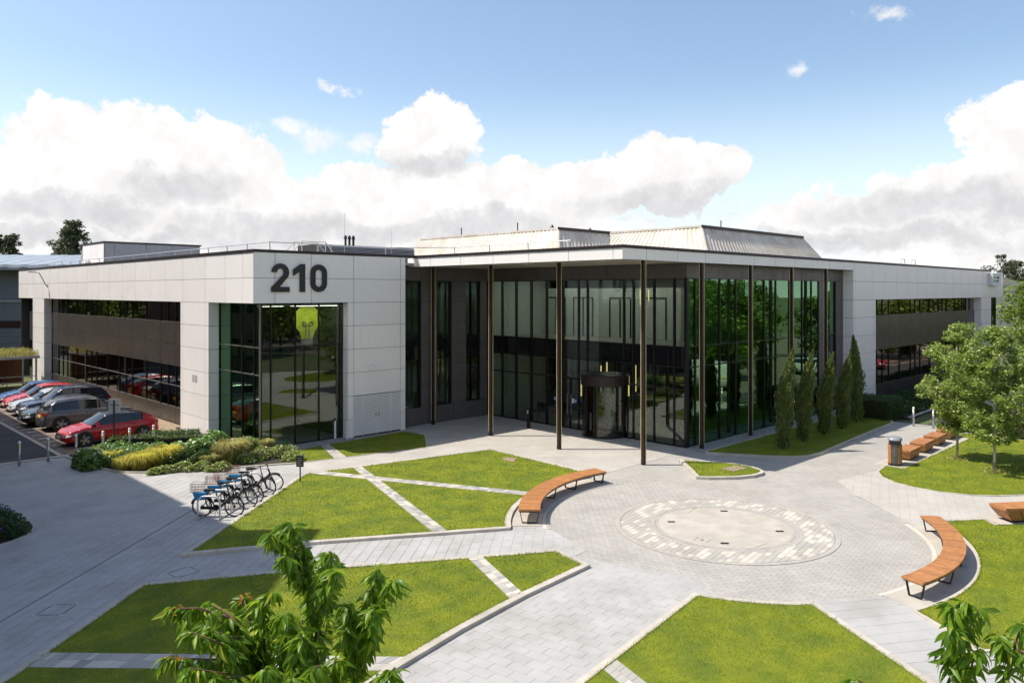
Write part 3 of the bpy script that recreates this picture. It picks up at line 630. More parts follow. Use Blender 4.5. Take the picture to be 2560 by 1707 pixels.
# pads under the two curved benches, planting bed kerb, gravel margins
MB().arc((21.55, 13.05), 6.35, 7.45, R(-108.5), R(-44), -.05, .016, 40).build('bench_pad', 'concrete', kind='structure')
MB().arc((22.15, 12.6), 6.05, 7.15, R(77), R(138), -.05, .018, 40).build('bench_pad', 'concrete', kind='structure')
for rr, mt in ((5.93, 'sett_pale'), (5.81, 'sett_grey')): MB().arc((22.15, 12.6), rr, rr + .11, R(76), R(141), -.05, .012, 40).build('edge_course', mt, bpy.data.objects['plaza'])
MB().arc((21.55, 13.05), 6.22, 6.34, R(-109), R(-44), -.05, .012, 40).build('edge_course', 'sett_pale', bpy.data.objects['plaza'])
bed = MB().prism(ccw(BED), -.1, .05).build('planting_bed', 'soil', kind='structure')
kerbrun([(16.5, 30.0), (15.1, 30.68), (13.73, 31.29), (12.43, 31.97), (11.5, 32.54), (10.72, 33.30), (10.27, 34.2), (10.0, 35.6), (9.72, 38.5)][::-1], .12, -.08, .06, bed)
MB().prism([(31.0, 19.0), (49.0, 19.0), (49.0, 20.4), (31.0, 20.4)], -.08, .045).build('gravel_margin', 'gravel', kind='structure')
MB().prism([(17.3, 32.75), (24.6, 33.1), (24.6, 33.9), (16.7, 33.9)], -.08, .02).build('gravel_margin', 'gravel', kind='structure')
pads = MB().prism([(34.1, 11.45), (43.6, 11.55), (43.6, 12.55), (34.1, 12.5)], -.05, .026).build('bench_pad', 'concrete', kind='structure')
MB().prism([(27.85, 6.65), (28.6, 7.35), (33, 3.9), (32.3, 3.0)], -.05, .05).build('bench_pad', 'concrete', kind='structure')
# long drain joint and inspection covers in the forecourt
fc = bpy.data.objects['forecourt']
p, q = G(50 * .27234, 1280 + 980 * .27234), G(1740 * .27234, 1280); MB().tube([(p[0] - 1.2, p[1] - 1.05, .004), (q[0] + .3, q[1] + .27, .004)], .012, 5).build('drain_joint', 'black', fc)
for pts in ([(1535, 560), (1740, 497), (1835, 545), (1625, 605)], [(320, 945), (490, 850), (700, 848), (560, 945)]):
    c = [G(a * .27234, 1280 + b * .27234) for a, b in pts]
    MB().tube([(x, y, .006) for x, y in c], .008, 5, closed=True).build('cover_frame', 'hatch', fc)
    for x, y in c: MB().box(x - .05, x + .05, y - .03, y + .03, .0, .0085).build('cover_key', 'galv', fc)
x, y = G(1660 + 2050 * .20408, 1060 + 760 * .20408)

# ------------------------------------------------------------------ the office building
B = thing('office_building', 'white panelled two-storey office building numbered 210 with glazed atrium and canopy', 'building', (16.14, 33.4, 0))
BI = Matrix.Translation((-16.14, -33.4, 0))
def bp(mb, name, mat, parent=None, smooth=False):
    if parent is None or parent is B:
        mb.v = [(x - 16.14, y - 33.4, z) for x, y, z in mb.v]; return mb.build(name, mat, B, smooth)
    mb.v = [(x - 16.14, y - 33.4, z) for x, y, z in mb.v]; return mb.build(name, mat, parent, smooth)
def fbox(ax, plane, u0, u1, z0, z1, t0, t1, mb=None):
    """box on a facade; ax 'X': plane X=plane facing -X, u is Y; ax 'Y': plane Y=plane facing -Y, u is X. t = depth inward"""
    m = mb or MB()
    return m.box(plane + t0, plane + t1, u0, u1, z0, z1) if ax == 'X' else m.box(u0, u1, plane + t0, plane + t1, z0, z1)
GAP = .018
def cladding(ax, plane, us, zs, mat, name='cladding_panel', th=.04, gap=GAP, backing=True):
    for i in range(len(us) - 1):
        for k in range(len(zs) - 1):
            j = rng.uniform(-.0015, .0015)
            bp(fbox(ax, plane, us[i] + gap * .8, us[i + 1] - gap * .8, zs[k] + gap / 2, zs[k + 1] - gap / 2, j, th), name, mat)
    if backing: bp(fbox(ax, plane, us[0] + .05, us[-1] - .05, zs[0] + .004, zs[-1] - .004, th + .004, th + .14), 'backing_wall', 'backing')
def glazing(ax, plane, us, zs, glass='glass', fw=.06, fd=.14, spandrel=(), tw=.055, skip=(), tmat='frame'):
    """curtain wall: a pane per cell, a mullion at every u, a transom at every z"""
    for i in range(len(us) - 1):
        for k in range(len(zs) - 1):
            if (i, k) in skip: continue
            mt = 'black_glass' if k in spandrel else glass
            bp(fbox(ax, plane, us[i] + fw / 2, us[i + 1] - fw / 2, zs[k] + tw / 2, zs[k + 1] - tw / 2, .05, .062), 'spandrel_pane' if k in spandrel else 'window_pane', mt)
    for u in us: bp(fbox(ax, plane, u - fw / 2, u + fw / 2, zs[0], zs[-1], 0, fd), 'mullion', 'frame')
    for k, z in enumerate(zs):
        for i in range(len(us) - 1):
            if (i, k) in skip and (i, k - 1) in skip: continue
            bp(fbox(ax, plane, us[i] + fw / 2 + .002, us[i + 1] - fw / 2 - .002, z - tw / 2, z + tw / 2, .008, fd - .01), 'transom', tmat)
ZR = [0.0, .94, 2.12, 3.30, 4.48, 5.67, 6.85]; ZF = [6.85, 8.035, 9.22]; ZT = 9.22
# ---- left wing, long side facing the car park
X0, Y0 = 16.14, 33.40
yj = [33.40, 34.5, 36.4, 38.75, 41.63] + [44.03 + 2.39 * k for k in range(11)] + [70.06, 72.9, 75.2, 78.02]
cladding('X', X0, yj, ZF, 'white_panel')
cladding('X', X0, [38.31, 38.75, 41.63, 41.94], ZR, 'white_panel'); cladding('X', X0, [69.63, 70.06, 72.75, 73.18], ZR, 'white_panel')
for y0 in (38.31, 69.63):                                   # pier returns
    for a, b in zip(ZR[:-1], ZR[1:]): bp(MB().box(X0 + .045, X0 + .62, y0, y0 + .04, a + GAP / 2, b - GAP / 2), 'cladding_panel', 'white_panel')
    bp(MB().box(X0 + .18, X0 + .9, y0 + .045, y0 + 3.5, 0, 6.85), 'pier_core', 'backing')
XR = 16.66
yw = [41.9, 43.96, 46.29, 48.64, 51.06, 53.47, 55.86, 58.23, 60.57, 62.91, 65.30, 67.68, 69.63]
zb = [0.0, .92]; cladding('X', XR, yw, zb, 'brown_panel'); cladding('X', XR, yw, [3.27, 4.46, 5.70], 'brown_panel')
yfull = sorted(yw + [45.12, 52.22, 59.38, 66.47]); 
glazing('X', XR, yfull, [.92, 2.13, 3.27], 'glass_dark', .05, .10, tw=.045, tmat='frame_light'); glazing('X', XR, yfull, [5.70, 6.85], 'glass_dark', .05, .10, tw=.045, tmat='frame_light')
yw2 = [73.2, 75.0, 76.6]; cladding('X', XR, yw2, zb, 'brown_panel'); cladding('X', XR, yw2, [3.27, 4.46, 5.7], 'brown_panel'); glazing('X', XR, yw2, [.92, 2.13, 3.27], 'glass_dark', .05, .1); glazing('X', XR, yw2, [5.7, 6.85], 'glass_dark', .05, .1)
bp(MB().box(X0 + .62, 22, 33.45, 77.9, 6.86, 6.95), 'recess_soffit', 'soffit')
bp(MB().box(X0 + .20, X0 + .62, 41.95, 69.6, 6.86, 6.94), 'recess_soffit', 'white_panel')
bp(MB().box(X0 + .2, X0 + .61, 33.95, 38.28, 6.86, 6.94), 'recess_soffit', 'white_panel'); bp(MB().box(X0 + .2, 21.1, 33.6, 33.94, 6.86, 6.94), 'recess_soffit', 'white_panel')
# ---- front of the 210 block
cladding('Y', Y0, [16.14, 17.2, 19.09, 21.49, 24.39, 24.72], ZF, 'white_panel')
cladding('Y', Y0, [21.15, 21.49], ZR, 'white_panel', backing=False); cladding('Y', Y0, [24.39, 24.72], ZR, 'white_panel', backing=False); cladding('Y', Y0, [21.49, 24.39], ZR[2:], 'white_panel', backing=False)
for a, b in zip(ZR[:-1], ZR[1:]): bp(MB().box(21.15, 21.19, Y0 + .045, Y0 + .55, a + GAP / 2, b - GAP / 2), 'cladding_panel', 'white_panel')
bp(MB().box(21.2, 24.70, Y0 + .12, Y0 + .3, 0, 6.85), 'pier_core', 'backing')
for a, b in zip(ZR[:-1] + ZF[:-1], ZR[1:] + ZF[1:]): bp(MB().box(24.68, 24.72, Y0 + .045, Y0 + .62, a + GAP / 2, b - GAP / 2), 'cladding_panel', 'white_panel')
bp(MB().box(21.18, 24.70, Y0 + .02, Y0 + .1, -.1, .06), 'plinth', 'frame')
# louvred plant door
LV = MB().box(21.52 - X0, 24.36 - X0, .06, .1, .06, 2.10).build('louvre_door', 'backing', B)
for a, b in ((21.53, 22.03), (22.09, 22.89), (22.93, 23.74), (23.80, 24.35)):
    bp(MB().box(a - .025, a, Y0 + .002, Y0 + .06, .06, 2.1), 'louvre_frame', 'white_panel', LV); bp(MB().box(b, b + .02, Y0 + .002, Y0 + .06, .06, 2.1), 'louvre_frame', 'white_panel', LV)
    for k in range(27):
        z = .09 + k * .0745
        m = MB().add([(a, Y0 + .004, z), (b, Y0 + .004, z), (b, Y0 + .05, z + .046), (a, Y0 + .05, z + .046), (a, Y0 + .004, z + .014), (b, Y0 + .004, z + .014), (b, Y0 + .05, z + .058), (a, Y0 + .05, z + .058)], [(3, 2, 1, 0), (4, 5, 6, 7), (0, 1, 5, 4), (1, 2, 6, 5), (2, 3, 7, 6), (3, 0, 4, 7)])
        bp(m, 'louvre_slat', 'white_panel', LV)
for x in (22.80, 22.98): bp(MB().box(x, x + .06, Y0 - .03, Y0 + .0, .95, 1.15), 'door_handle', 'galv', LV)
# corner glazing of the block
XG, YG = 16.66, 33.86
glazing('X', XG, [33.86, 34.47, 35.72, 36.98, 38.30], [.05, 3.47, 4.76, 6.85], 'glass_green', .05, .12, tw=.045, tmat='frame_light')
glazing('Y', YG, [16.72, 17.25, 18.52, 19.80, 20.98, 21.15], [.05, 4.76, 6.85], 'glass', .05, .12, tw=.045)
bp(MB().box(XG - .02, XG + .05, YG - .03, YG + .03, 0, 6.85), 'corner_post', 'frame_light')
# numerals 2 1 0
def numeral(name, outlines, x, z, sc, th=.07):
    cu = bpy.data.curves.new(name, 'CURVE'); cu.dimensions = '2D'; cu.fill_mode = 'BOTH'; cu.extrude = th / 2
    for pts in outlines:
        s = cu.splines.new('POLY'); s.points.add(len(pts) - 1); s.use_cyclic_u = True
        for i, (a, b) in enumerate(pts): s.points[i].co = (a * sc, b * sc, 0, 1)
    tmp = bpy.data.objects.new(name, cu); COL.objects.link(tmp); dg = bpy.context.evaluated_depsgraph_get(); me = bpy.data.meshes.new_from_object(tmp.evaluated_get(dg)); bpy.data.objects.remove(tmp)
    me.materials.clear(); o = obj(name, me, 'sign_black', B); o.rotation_euler = (R(90), 0, 0); o.location = (x - X0, -th / 2 - .035, z); return o
def ring(cx, cy, rx_, ry_, a0, a1, n): return [(cx + rx_ * cos(R(a0 + (a1 - a0) * i / n)), cy + ry_ * sin(R(a0 + (a1 - a0) * i / n))) for i in range(n + 1)]
ST = .2                                                      # stroke
zero = [ring(.33, .69, .33, .31, 0, 180, 14) + ring(.33, .31, .33, .31, 180, 360, 14), (ring(.33, .69, .33 - ST * .95, .31 - ST * .95, 0, 180, 14) + ring(.33, .31, .33 - ST * .95, .31 - ST * .95, 180, 360, 14))[::-1]]
one = [[(.26, 0), (.46, 0), (.46, 1), (.29, 1), (0, .80), (.0, .57), (.26, .74)]]
two = [[(0, .0), (.68, 0), (.68, .19), (.29, .19), (.55, .47), (.63, .58)] + ring(.33, .69, .335, .31, -8, 172, 16)[0:] + [(.02, .68), (.215, .68)] + ring(.33, .69, .125, .125, 165, -25, 12) + [(.39, .57), (0, .15)]]
two = [[(0, .0), (.68, 0), (.68, .18), (.30, .18), (.545, .455)] + ring(.335, .685, .325, .315, -35, 176, 18) + [(.205, .685)] + ring(.335, .685, .135, .14, 172, -38, 12) + [(0, .16)]]
numeral('numeral', two, 16.99, 7.38, 1.34); numeral('numeral', one, 18.10, 7.38, 1.34); numeral('numeral', zero, 19.02, 7.38, 1.34)
# small fittings on the block
bp(MB().box(20.62, 20.7, Y0 + .38, Y0 + .44, 0, .9).tube([(21.05, Y0 - .06, 0), (21.05, Y0 - .06, .95)], .045, 8), 'drain_pipe', 'white_panel')
bp(MB().box(22.56, 22.62, Y0 - .05, Y0, 3.55, 3.61).obox((22.5, Y0 - .16, 3.53), .12, .34, .11, Matrix.Rotation(R(35), 3, 'Z')), 'security_camera', 'lamp_white')
for k in range(7):
    for d in (0, 1): bp(MB().box(X0 - .012, X0 - .002, 39.72 + d * .36, 40.0 + d * .36, 2.72 + k * .055, 2.735 + k * .055), 'vent_slot', 'louvre_grey')
# ---- dark wall beside the block, with three slot windows
YD = 34.0; zd = [0, .98, 2.12, 3.3, 4.48, 5.67, 6.85, 8.0]
cladding('Y', YD, [24.72, 26.24, 28.6, 31.2], [8.0, 8.74], 'grey_panel'); cladding('Y', YD, [24.72, 26.87, 28.6, 31.2], [0.0, .98], 'grey_panel')
for a, b in ((24.72, 25.05), (26.24, 26.82), (26.82, 27.37), (28.44, 29.55), (30.65, 31.2)): cladding('Y', YD, [a, b], zd[1:], 'grey_panel')
for a, b in ((25.05, 26.24), (27.37, 28.44), (29.55, 30.65)):
    glazing('Y', YD + .12, [a + .03, b - .03], [.98, 3.62, 4.78, 8.0], 'glass', .06, .14, spandrel=(1,))
# ---- atrium glazing
XA = 31.2; YB = 20.1
ya = [20.1, 20.82, 21.98, 23.22, 23.82, 26.2, 26.82, 27.95, 29.16, 30.35, 31.57, 32.74, 33.95]
glazing('X', XA, ya, [0.06, 2.75, 3.80, 4.78, 8.02], 'glass', .07, .16, spandrel=(2,), skip=[(4, 0)] + [(i, 0) for i in ()])
cladding('X', XA, [20.1, 22.4, 24.85, 27.3, 29.7, 32.1, 34.0], [8.02, 8.74], 'grey_panel')
xb = [31.27, 32.0, 32.78, 34.22, 35.80, 37.35, 38.80, 40.12, 41.75, 43.35, 44.57, 45.55]
glazing('Y', YB, xb, [.06, 3.80, 4.78, 8.04], 'glass_green', .07, .16, spandrel=())
bp(MB().box(31.2, 45.55, YB + .2, YB + .26, 3.85, 4.73), 'spandrel_back', 'black')
cladding('Y', YB, [31.2, 32.3, 34.1, 36.4, 38.7, 41.0, 43.25, 45.55, 47.6, 49.05], [8.04, 8.74], 'grey_panel')
cladding('Y', YB, [45.55, 46.45], zd[:-1] + [8.04], 'grey_panel'); cladding('Y', YB, [48.0, 49.05], zd[:-1] + [8.04], 'grey_panel')
glazing('Y', YB + .05, [46.48, 47.97], [.06, 3.62, 4.78, 8.04], 'glass_green', .06, .14, spandrel=(1,))
bp(MB().box(XA - .04, XA + .1, YB - .04, YB + .1, 0, 8.04), 'corner_post', 'frame')
# revolving door drum
RD = thing('revolving_door', None, None); RD.parent = B; RD.location = (31.2 - X0, 25.0 - Y0, 0)
del_keys = [k for k in RD.keys()]
MB().lathe([(1.24, 2.62), (1.24, 3.12), (1.20, 3.16)], 40).build('door_canopy', 'bronze', RD)
MB().lathe([(1.18, 0.0), (1.18, .07)], 40).build('door_floor', 'frame', RD)
for a0, a1 in ((110, 160), (-160, -110), (20, 70), (-70, -20)):
    MB().arc((0, 0), 1.16, 1.175, R(a0), R(a1), .1, 2.62, 14).build('curved_pane', 'glass_clear', RD)
for a in (108, 162, 198, 252, 18, 72, -72, -18): MB().obox((1.17 * cos(R(a)), 1.17 * sin(R(a)), 1.34), .07, .07, 2.6, Matrix.Rotation(R(a), 3, 'Z')).build('door_post', 'bronze', RD)
MB().lathe([(.05, .07), (.05, 2.62)], 10).build('door_spindle', 'bronze', RD)
for a in (70, 190, 310):
    m3 = Matrix.Rotation(R(a), 3, 'Z')
    MB().obox(m3 @ Vector((.6, 0, 1.36)), 1.0, .015, 2.4, m3).build('door_leaf', 'glass_clear', RD)
    MB().obox(m3 @ Vector((1.11, 0, 1.36)), .05, .05, 2.5, m3).obox(m3 @ Vector((.58, 0, .14)), 1.06, .045, .1, m3).obox(m3 @ Vector((.58, 0, 2.56)), 1.06, .045, .1, m3).build('leaf_frame', 'bronze', RD)
# side pass doors
bp(MB().box(XA - .02, XA + .08, 26.86, 27.90, 2.70, 2.80), 'door_head', 'frame'); bp(MB().box(XA - .03, XA + .06, 27.36, 27.42, .06, 2.7), 'door_stile', 'frame')
bp(MB().tube([(XA - .07, 27.25, .8), (XA - .07, 27.25, 1.9)], .018, 6).tube([(XA - .07, 27.53, .8), (XA - .07, 27.53, 1.9)], .018, 6), 'door_pull', 'steel')
for y, c in ((27.0, 'sign_blue'), (27.2, 'sign_white'), (28.5, 'sign_blue')): bp(MB().box(XA + .02, XA + .03, y - .08, y + .08, 1.42, 1.66), 'door_sticker', c)
for y in (27.0, 28.5): bp(MB().lathe([(.05, 0), (.05, .004)], 12, (XA + .014, y, 1.54), Matrix.Rotation(R(90), 3, 'Y')), 'door_sticker', 'sign_white')
# ---- canopy, columns, soffit
XC, YC = 25.45, 19.45
cladding('X', XC, [19.45, 19.96, 22.43, 24.88, 27.3, 29.74, 32.17, 34.2], [8.74, 9.22], 'white_panel')
cladding('Y', YC, [25.45, 27.11, 29.47, 31.82, 34.12, 36.46, 38.73, 40.98, 43.26, 45.48, 47.72, 49.05], [8.74, 9.22], 'white_panel')
for a in np.arange(25.6, 31.15, .93): 
    bp(MB().box(a, a + .915, 19.6, 34.0, 8.75, 8.79), 'soffit_board', 'soffit')
bp(MB().box(31.2, 49.0, 19.6, 20.1, 8.75, 8.79), 'soffit_board', 'soffit')
for x in (26.9, 29.6):
    for y in (21.6, 24.0, 26.5, 28.9, 31.3): bp(MB().lathe([(.09, 0), (.09, .012)], 12, (x, y, 8.737)), 'downlight', 'lamp_white')
COLS = [(26.8, 33.64), (26.8, 28.92), (26.8, 24.21), (26.99, 19.53), (31.6, 19.53), (36.21, 19.53), (40.78, 19.53), (45.19, 19.53)]
for x, y in COLS:
    c = bp(MB().box(x - .070, x + .070, y - .070, y + .070, .0, 8.75).box(x - .075, x + .075, y - .075, y + .075, -.02, .22), 'column', 'bronze')
    for sx, sy in ((-1, 1), (1, -1)): bp(MB().box(x + sx * .076 - .0065, x + sx * .076 + .0065, y + sy * .076 - .0065, y + sy * .076 + .0065, .22, 8.74), 'column_trim', 'gold', c)
# ---- right wing
YW = 19.45
xj = [49.05, 49.37, 52.09, 54.34] + [54.34 + 2.105 * k for k in range(1, 11)] + [77.43, 79.76, 82.21, 84.13]
cladding('Y', YW, xj, [6.87, 8.05, 9.22], 'white_panel')
cladding('Y', YW, [49.05, 49.37, 52.4, 52.72], [0, 1.1, 2.27, 3.43, 4.58, 5.74, 6.87], 'white_panel')
cladding('Y', YW, [77.05, 77.4, 79.8, 80.16], [0, 1.1, 2.27, 3.43, 4.58, 5.74, 6.87], 'white_panel')
for z0, z1 in zip([0, 1.1, 2.27, 3.43, 4.58, 5.74, 6.87, 8.05], [1.1, 2.27, 3.43, 4.58, 5.74, 6.87, 8.05, 8.74]): bp(MB().box(49.05, 49.09, YW + .045, YB + .0, z0 + GAP / 2, z1 - GAP / 2), 'cladding_panel', 'white_panel')
for z0, z1 in zip([0, 1.1, 2.27, 3.43, 4.58, 5.74], [1.1, 2.27, 3.43, 4.58, 5.74, 6.87]): bp(MB().box(77.05, 77.09, YW + .045, YW + .6, z0 + GAP / 2, z1 - GAP / 2), 'cladding_panel', 'white_panel')
bp(MB().box(49.1, 52.7, YW + .2, YW + .5, 0, 6.87), 'pier_core', 'backing'); bp(MB().box(77.1, 80.1, YW + .2, YW + .5, 0, 6.87), 'pier_core', 'backing')
YWR = 20.0; xw = [52.8, 54.47, 56.66, 58.75, 61.02, 63.09, 65.24, 67.35, 69.44, 71.54, 73.56, 75.68, 77.1]
cladding('Y', YWR, xw, [0, .18 + .9], 'brown_panel'); cladding('Y', YWR, xw, [3.45, 4.57, 5.77], 'brown_panel')
xfull = sorted(xw + [55.47, 62.01, 68.35, 74.68])
glazing('Y', YWR, xfull, [1.08, 2.33, 3.45], 'glass_dark', .05, .1, tw=.045); glazing('Y', YWR, xfull, [5.77, 6.87], 'glass_dark', .05, .1, tw=.045)
glazing('Y', YWR, [80.16, 81.4, 82.7, 83.7], [.05, 3.47, 4.76, 6.87], 'glass_green', .05, .12, tw=.045)
bp(MB().box(49.1, 84.1, YW + .19, 26, 6.88, 6.96), 'recess_soffit', 'white_panel')
bp(MB().box(84.09, 84.13, YW, 45, 6.87, 9.22), 'end_panel', 'white_panel')
# projecting sign near the far end of the right wing
sg = bp(MB().box(79.1, 81.9, YW - .38, YW - .02, 7.92, 9.05), 'wall_sign', 'sign_white')
for z in (8.62, 8.28): bp(MB().box(79.35, 80.25, YW - .40, YW - .382, z, z + .12), 'sign_bar', 'sign_green', sg)
for z, l in ((8.58, .95), (8.28, .62)):
    for k in range(int(l / .12)): bp(MB().box(80.42 + k * .12, 80.42 + k * .12 + .085, YW - .40, YW - .382, z, z + .15 + (k % 3 == 1) * .04), 'sign_letter', 'sign_black', sg)
for k, x in enumerate((79.45, 80.05, 80.65)): bp(MB().box(x, x + .26, YW - .3, YW - .2, 9.05, 9.5), 'sign_crest', 'lamp_white', sg)
bp(MB().box(79.45, 80.91, YW - .3, YW - .2, 9.36, 9.52), 'sign_crest', 'lamp_white', sg)
# ---- copings and roofs
def coping(ax, plane, u0, u1): bp(fbox(ax, plane, u0, u1, ZT + .004, ZT + .13, -.04, .30), 'coping', 'coping')
coping('X', X0, Y0 - .04, 78.1); coping('Y', Y0, X0 + .31, 25.4); coping('X', XC, YC - .04, Y0 + .3); coping('Y', YC, XC + .31, 49.02); bp(MB().box(49.0, 84.2, YW - .035, YW + .3, ZT + .004, ZT + .125), 'coping', 'coping')
bp(MB().box(16.3, 31.5, 33.6, 77.9, 8.82, 8.95), 'roof_slab', 'roof_membrane'); bp(MB().box(25.6, 49.0, 19.65, 33.59, 8.81, 8.94), 'roof_slab', 'roof_membrane'); bp(MB().box(49.01, 84.0, 19.65, 46, 8.83, 8.96), 'roof_slab', 'roof_membrane'); bp(MB().box(31.51, 49.0, 33.61, 60, 8.83, 8.96), 'roof_slab', 'roof_membrane')
bp(MB().box(16.3, 31.5, 77.9, 78.0, 0, 9.2).box(31.4, 31.5, 60, 77.9, 0, 8.8).box(49, 49.1, 46.1, 60, 0, 8.8).box(31.5, 49, 60, 60.1, 0, 8.8).box(49.1, 84, 46, 46.1, 0, 8.8).box(84.0, 84.08, 20.0, 46, 0, 6.87), 'rear_wall', 'grey_panel')
# ---- rooms behind the glass
bp(MB().box(XA + .18, 49, YB + .3, 33.95, 3.86, 4.70), 'floor_slab', 'int_white'); bp(MB().box(XA + .18, 49, YB + .3, 33.9, 4.702, 4.72), 'floor_finish', 'int_floor')
bp(MB().box(XA, 49, YB + .3, 33.9, -.05, .02), 'floor_finish', 'int_floor')
bp(MB().box(XA + .2, 49, YB + .3, 33.9, 8.3, 8.4), 'ceiling', 'ceiling')
bp(MB().box(35.6, 35.7, 23.4, 33.9, 4.73, 7.6), 'inner_wall', 'int_white'); bp(MB().box(35.6, 40.5, 23.3, 23.39, 4.73, 7.6), 'inner_wall', 'int_white')
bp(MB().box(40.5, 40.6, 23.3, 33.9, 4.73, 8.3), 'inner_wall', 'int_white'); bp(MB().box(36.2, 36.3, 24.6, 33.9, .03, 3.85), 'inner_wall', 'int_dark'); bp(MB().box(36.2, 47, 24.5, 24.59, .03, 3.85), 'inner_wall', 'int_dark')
bp(MB().box(XA + .25, 36, 33.7, 33.8, .03, 8.3), 'inner_wall', 'int_white')
for y0 in (24.2, 26.6, 29.4, 31.6):
    bp(MB().box(35.55, 35.59, y0, y0 + .07, 4.74, 7.0).box(35.55, 35.59, y0 + 1.5, y0 + 1.57, 4.74, 7.0).box(35.55, 35.59, y0, y0 + 1.57, 7.0, 7.07).box(35.55, 35.59, y0 + .75, y0 + .82, 4.74, 7.0), 'inner_door_frame', 'frame')
for k in range(16): bp(MB().box(36.12, 36.18, 28.0 + k * .3, 28.12 + k * .3, .05, 3.7), 'timber_fin', 'timber_dark')
for y in (22.2, 25.2, 28.2, 31.2):
    for x in (32.6, 34.4): bp(MB().box(x, x + .22, y - .9, y + .9, 8.22, 8.29), 'fill_strip', 'int_fill')  # added glowing strips that brighten the upper atrium rooms
for y in (22.0, 24.2, 26.4, 28.8, 31.0): bp(MB().box(33.4, 33.5, y - .5, y + .5, 3.79, 3.85), 'fill_strip', 'int_fill_low')  # weaker added strips for the lower atrium floor
for k, (x, y) in enumerate(((33.2, 28.3), (33.6, 27.2), (33.0, 26.3), (33.9, 25.5), (33.3, 24.6), (34.2, 26.0))):
    z = 1.5 + (k * .37) % .9; bp(MB().box(x - .025, x + .025, y - .025, y + .025, z, z + 1.1 + (k % 3) * .3), 'pendant_light', 'pendant')
for k, y in enumerate((24.2, 24.45, 24.75)): bp(MB().box(33.9, 33.94, y - .02, y + .02, 6.9 - k * .12, 7.5), 'pendant_light', 'pendant')
bp(MB().box(34.5, 35.1, 25.0, 28.0, .03, 1.1), 'reception_desk', 'timber_dark')
for k, (x, y) in enumerate(((32.6, 21.3), (33.3, 21.8), (32.5, 31.0), (33.2, 30.2))): bp(MB().box(x - .3, x + .3, y - .3, y + .3, .38, .48).box(x + .22, x + .3, y - .3, y + .3, .48, .9).box(x - .28, x - .24, y - .28, y - .24, .02, .38).box(x + .24, x + .28, y + .24, y + .28, .02, .38), 'lobby_chair', 'paint_red' if k % 2 else 'int_dark')
# rooms of the 210 block
for x, y in ((17.6, 34.6), (19.2, 34.45), (20.5, 34.45)): bp(MB().box(x - .55, x + .55, y - .22, y + .22, 6.682, 6.697), 'fill_strip', 'int_fill')  # added glowing strips that light the bulb emblem
for x in (17.6, 19.4): bp(MB().box(x - .5, x + .5, 35.3, 35.5, 3.42, 3.49), 'fill_strip', 'int_fill_low')  # weaker added strips that brighten the room below the emblem
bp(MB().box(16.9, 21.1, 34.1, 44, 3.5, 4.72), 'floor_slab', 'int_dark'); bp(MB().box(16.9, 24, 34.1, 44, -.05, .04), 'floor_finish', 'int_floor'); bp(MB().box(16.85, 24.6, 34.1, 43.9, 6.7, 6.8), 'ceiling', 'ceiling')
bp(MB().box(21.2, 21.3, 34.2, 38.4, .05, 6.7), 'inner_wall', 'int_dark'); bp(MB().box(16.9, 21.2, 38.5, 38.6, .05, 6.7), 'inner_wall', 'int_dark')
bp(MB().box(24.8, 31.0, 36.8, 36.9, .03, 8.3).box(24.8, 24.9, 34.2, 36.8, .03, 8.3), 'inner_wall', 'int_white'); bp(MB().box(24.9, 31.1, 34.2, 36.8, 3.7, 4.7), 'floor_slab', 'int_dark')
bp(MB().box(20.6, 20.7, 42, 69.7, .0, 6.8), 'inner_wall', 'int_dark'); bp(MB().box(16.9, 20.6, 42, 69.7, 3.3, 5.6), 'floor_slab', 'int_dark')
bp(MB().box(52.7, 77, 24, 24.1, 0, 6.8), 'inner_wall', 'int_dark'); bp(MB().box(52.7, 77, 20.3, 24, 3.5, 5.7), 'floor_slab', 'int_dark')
# light bulb emblem standing behind the front glass
bx, by, bz = 19.88, 35.2, 5.98
emb = bp(MB().lathe([(.74, -.02), (.74, .02)], 36, (bx, by, bz), Matrix.Rotation(R(90), 3, 'X')).add([(bx - .46, by - .022, bz - .52), (bx + .46, by - .022, bz - .52), (bx + .30, by - .022, bz - .98), (bx - .30, by - .022, bz - .98), (bx - .46, by + .02, bz - .52), (bx + .46, by + .02, bz - .52), (bx + .30, by + .02, bz - .98), (bx - .30, by + .02, bz - .98)], [(3, 2, 1, 0), (4, 5, 6, 7), (0, 1, 5, 4), (1, 2, 6, 5), (2, 3, 7, 6), (3, 0, 4, 7)]), 'bulb_emblem', 'lime')
fil = []
for s in (-1, 1): bp(MB().tube([(bx + s * .09, by - .05, bz - .95), (bx + s * .09, by - .05, bz - .35)] + [(bx + s * .19 + .10 * cos(a) * -s, by - .05, bz - .22 + .10 * sin(a)) for a in np.linspace(-1.2, 3.9, 14)] + [(bx, by - .05, bz - .3)], .017, 6), 'bulb_filament', 'sign_black', emb)
for k in range(4): bp(MB().box(bx - .3, bx + .3, by - .04, by + .03, bz - 1.08 - k * .1, bz - 1.03 - k * .1), 'bulb_cap_ring', 'int_white' , emb)
for (u0, u1, z0, z1) in ((34.6, 35.3, 1.2, 2.1), (35.9, 36.6, 1.1, 2.05)): bp(MB().box(XG + .12, XG + .13, u0, u1, z0, z1), 'notice_sheet', 'sign_white')
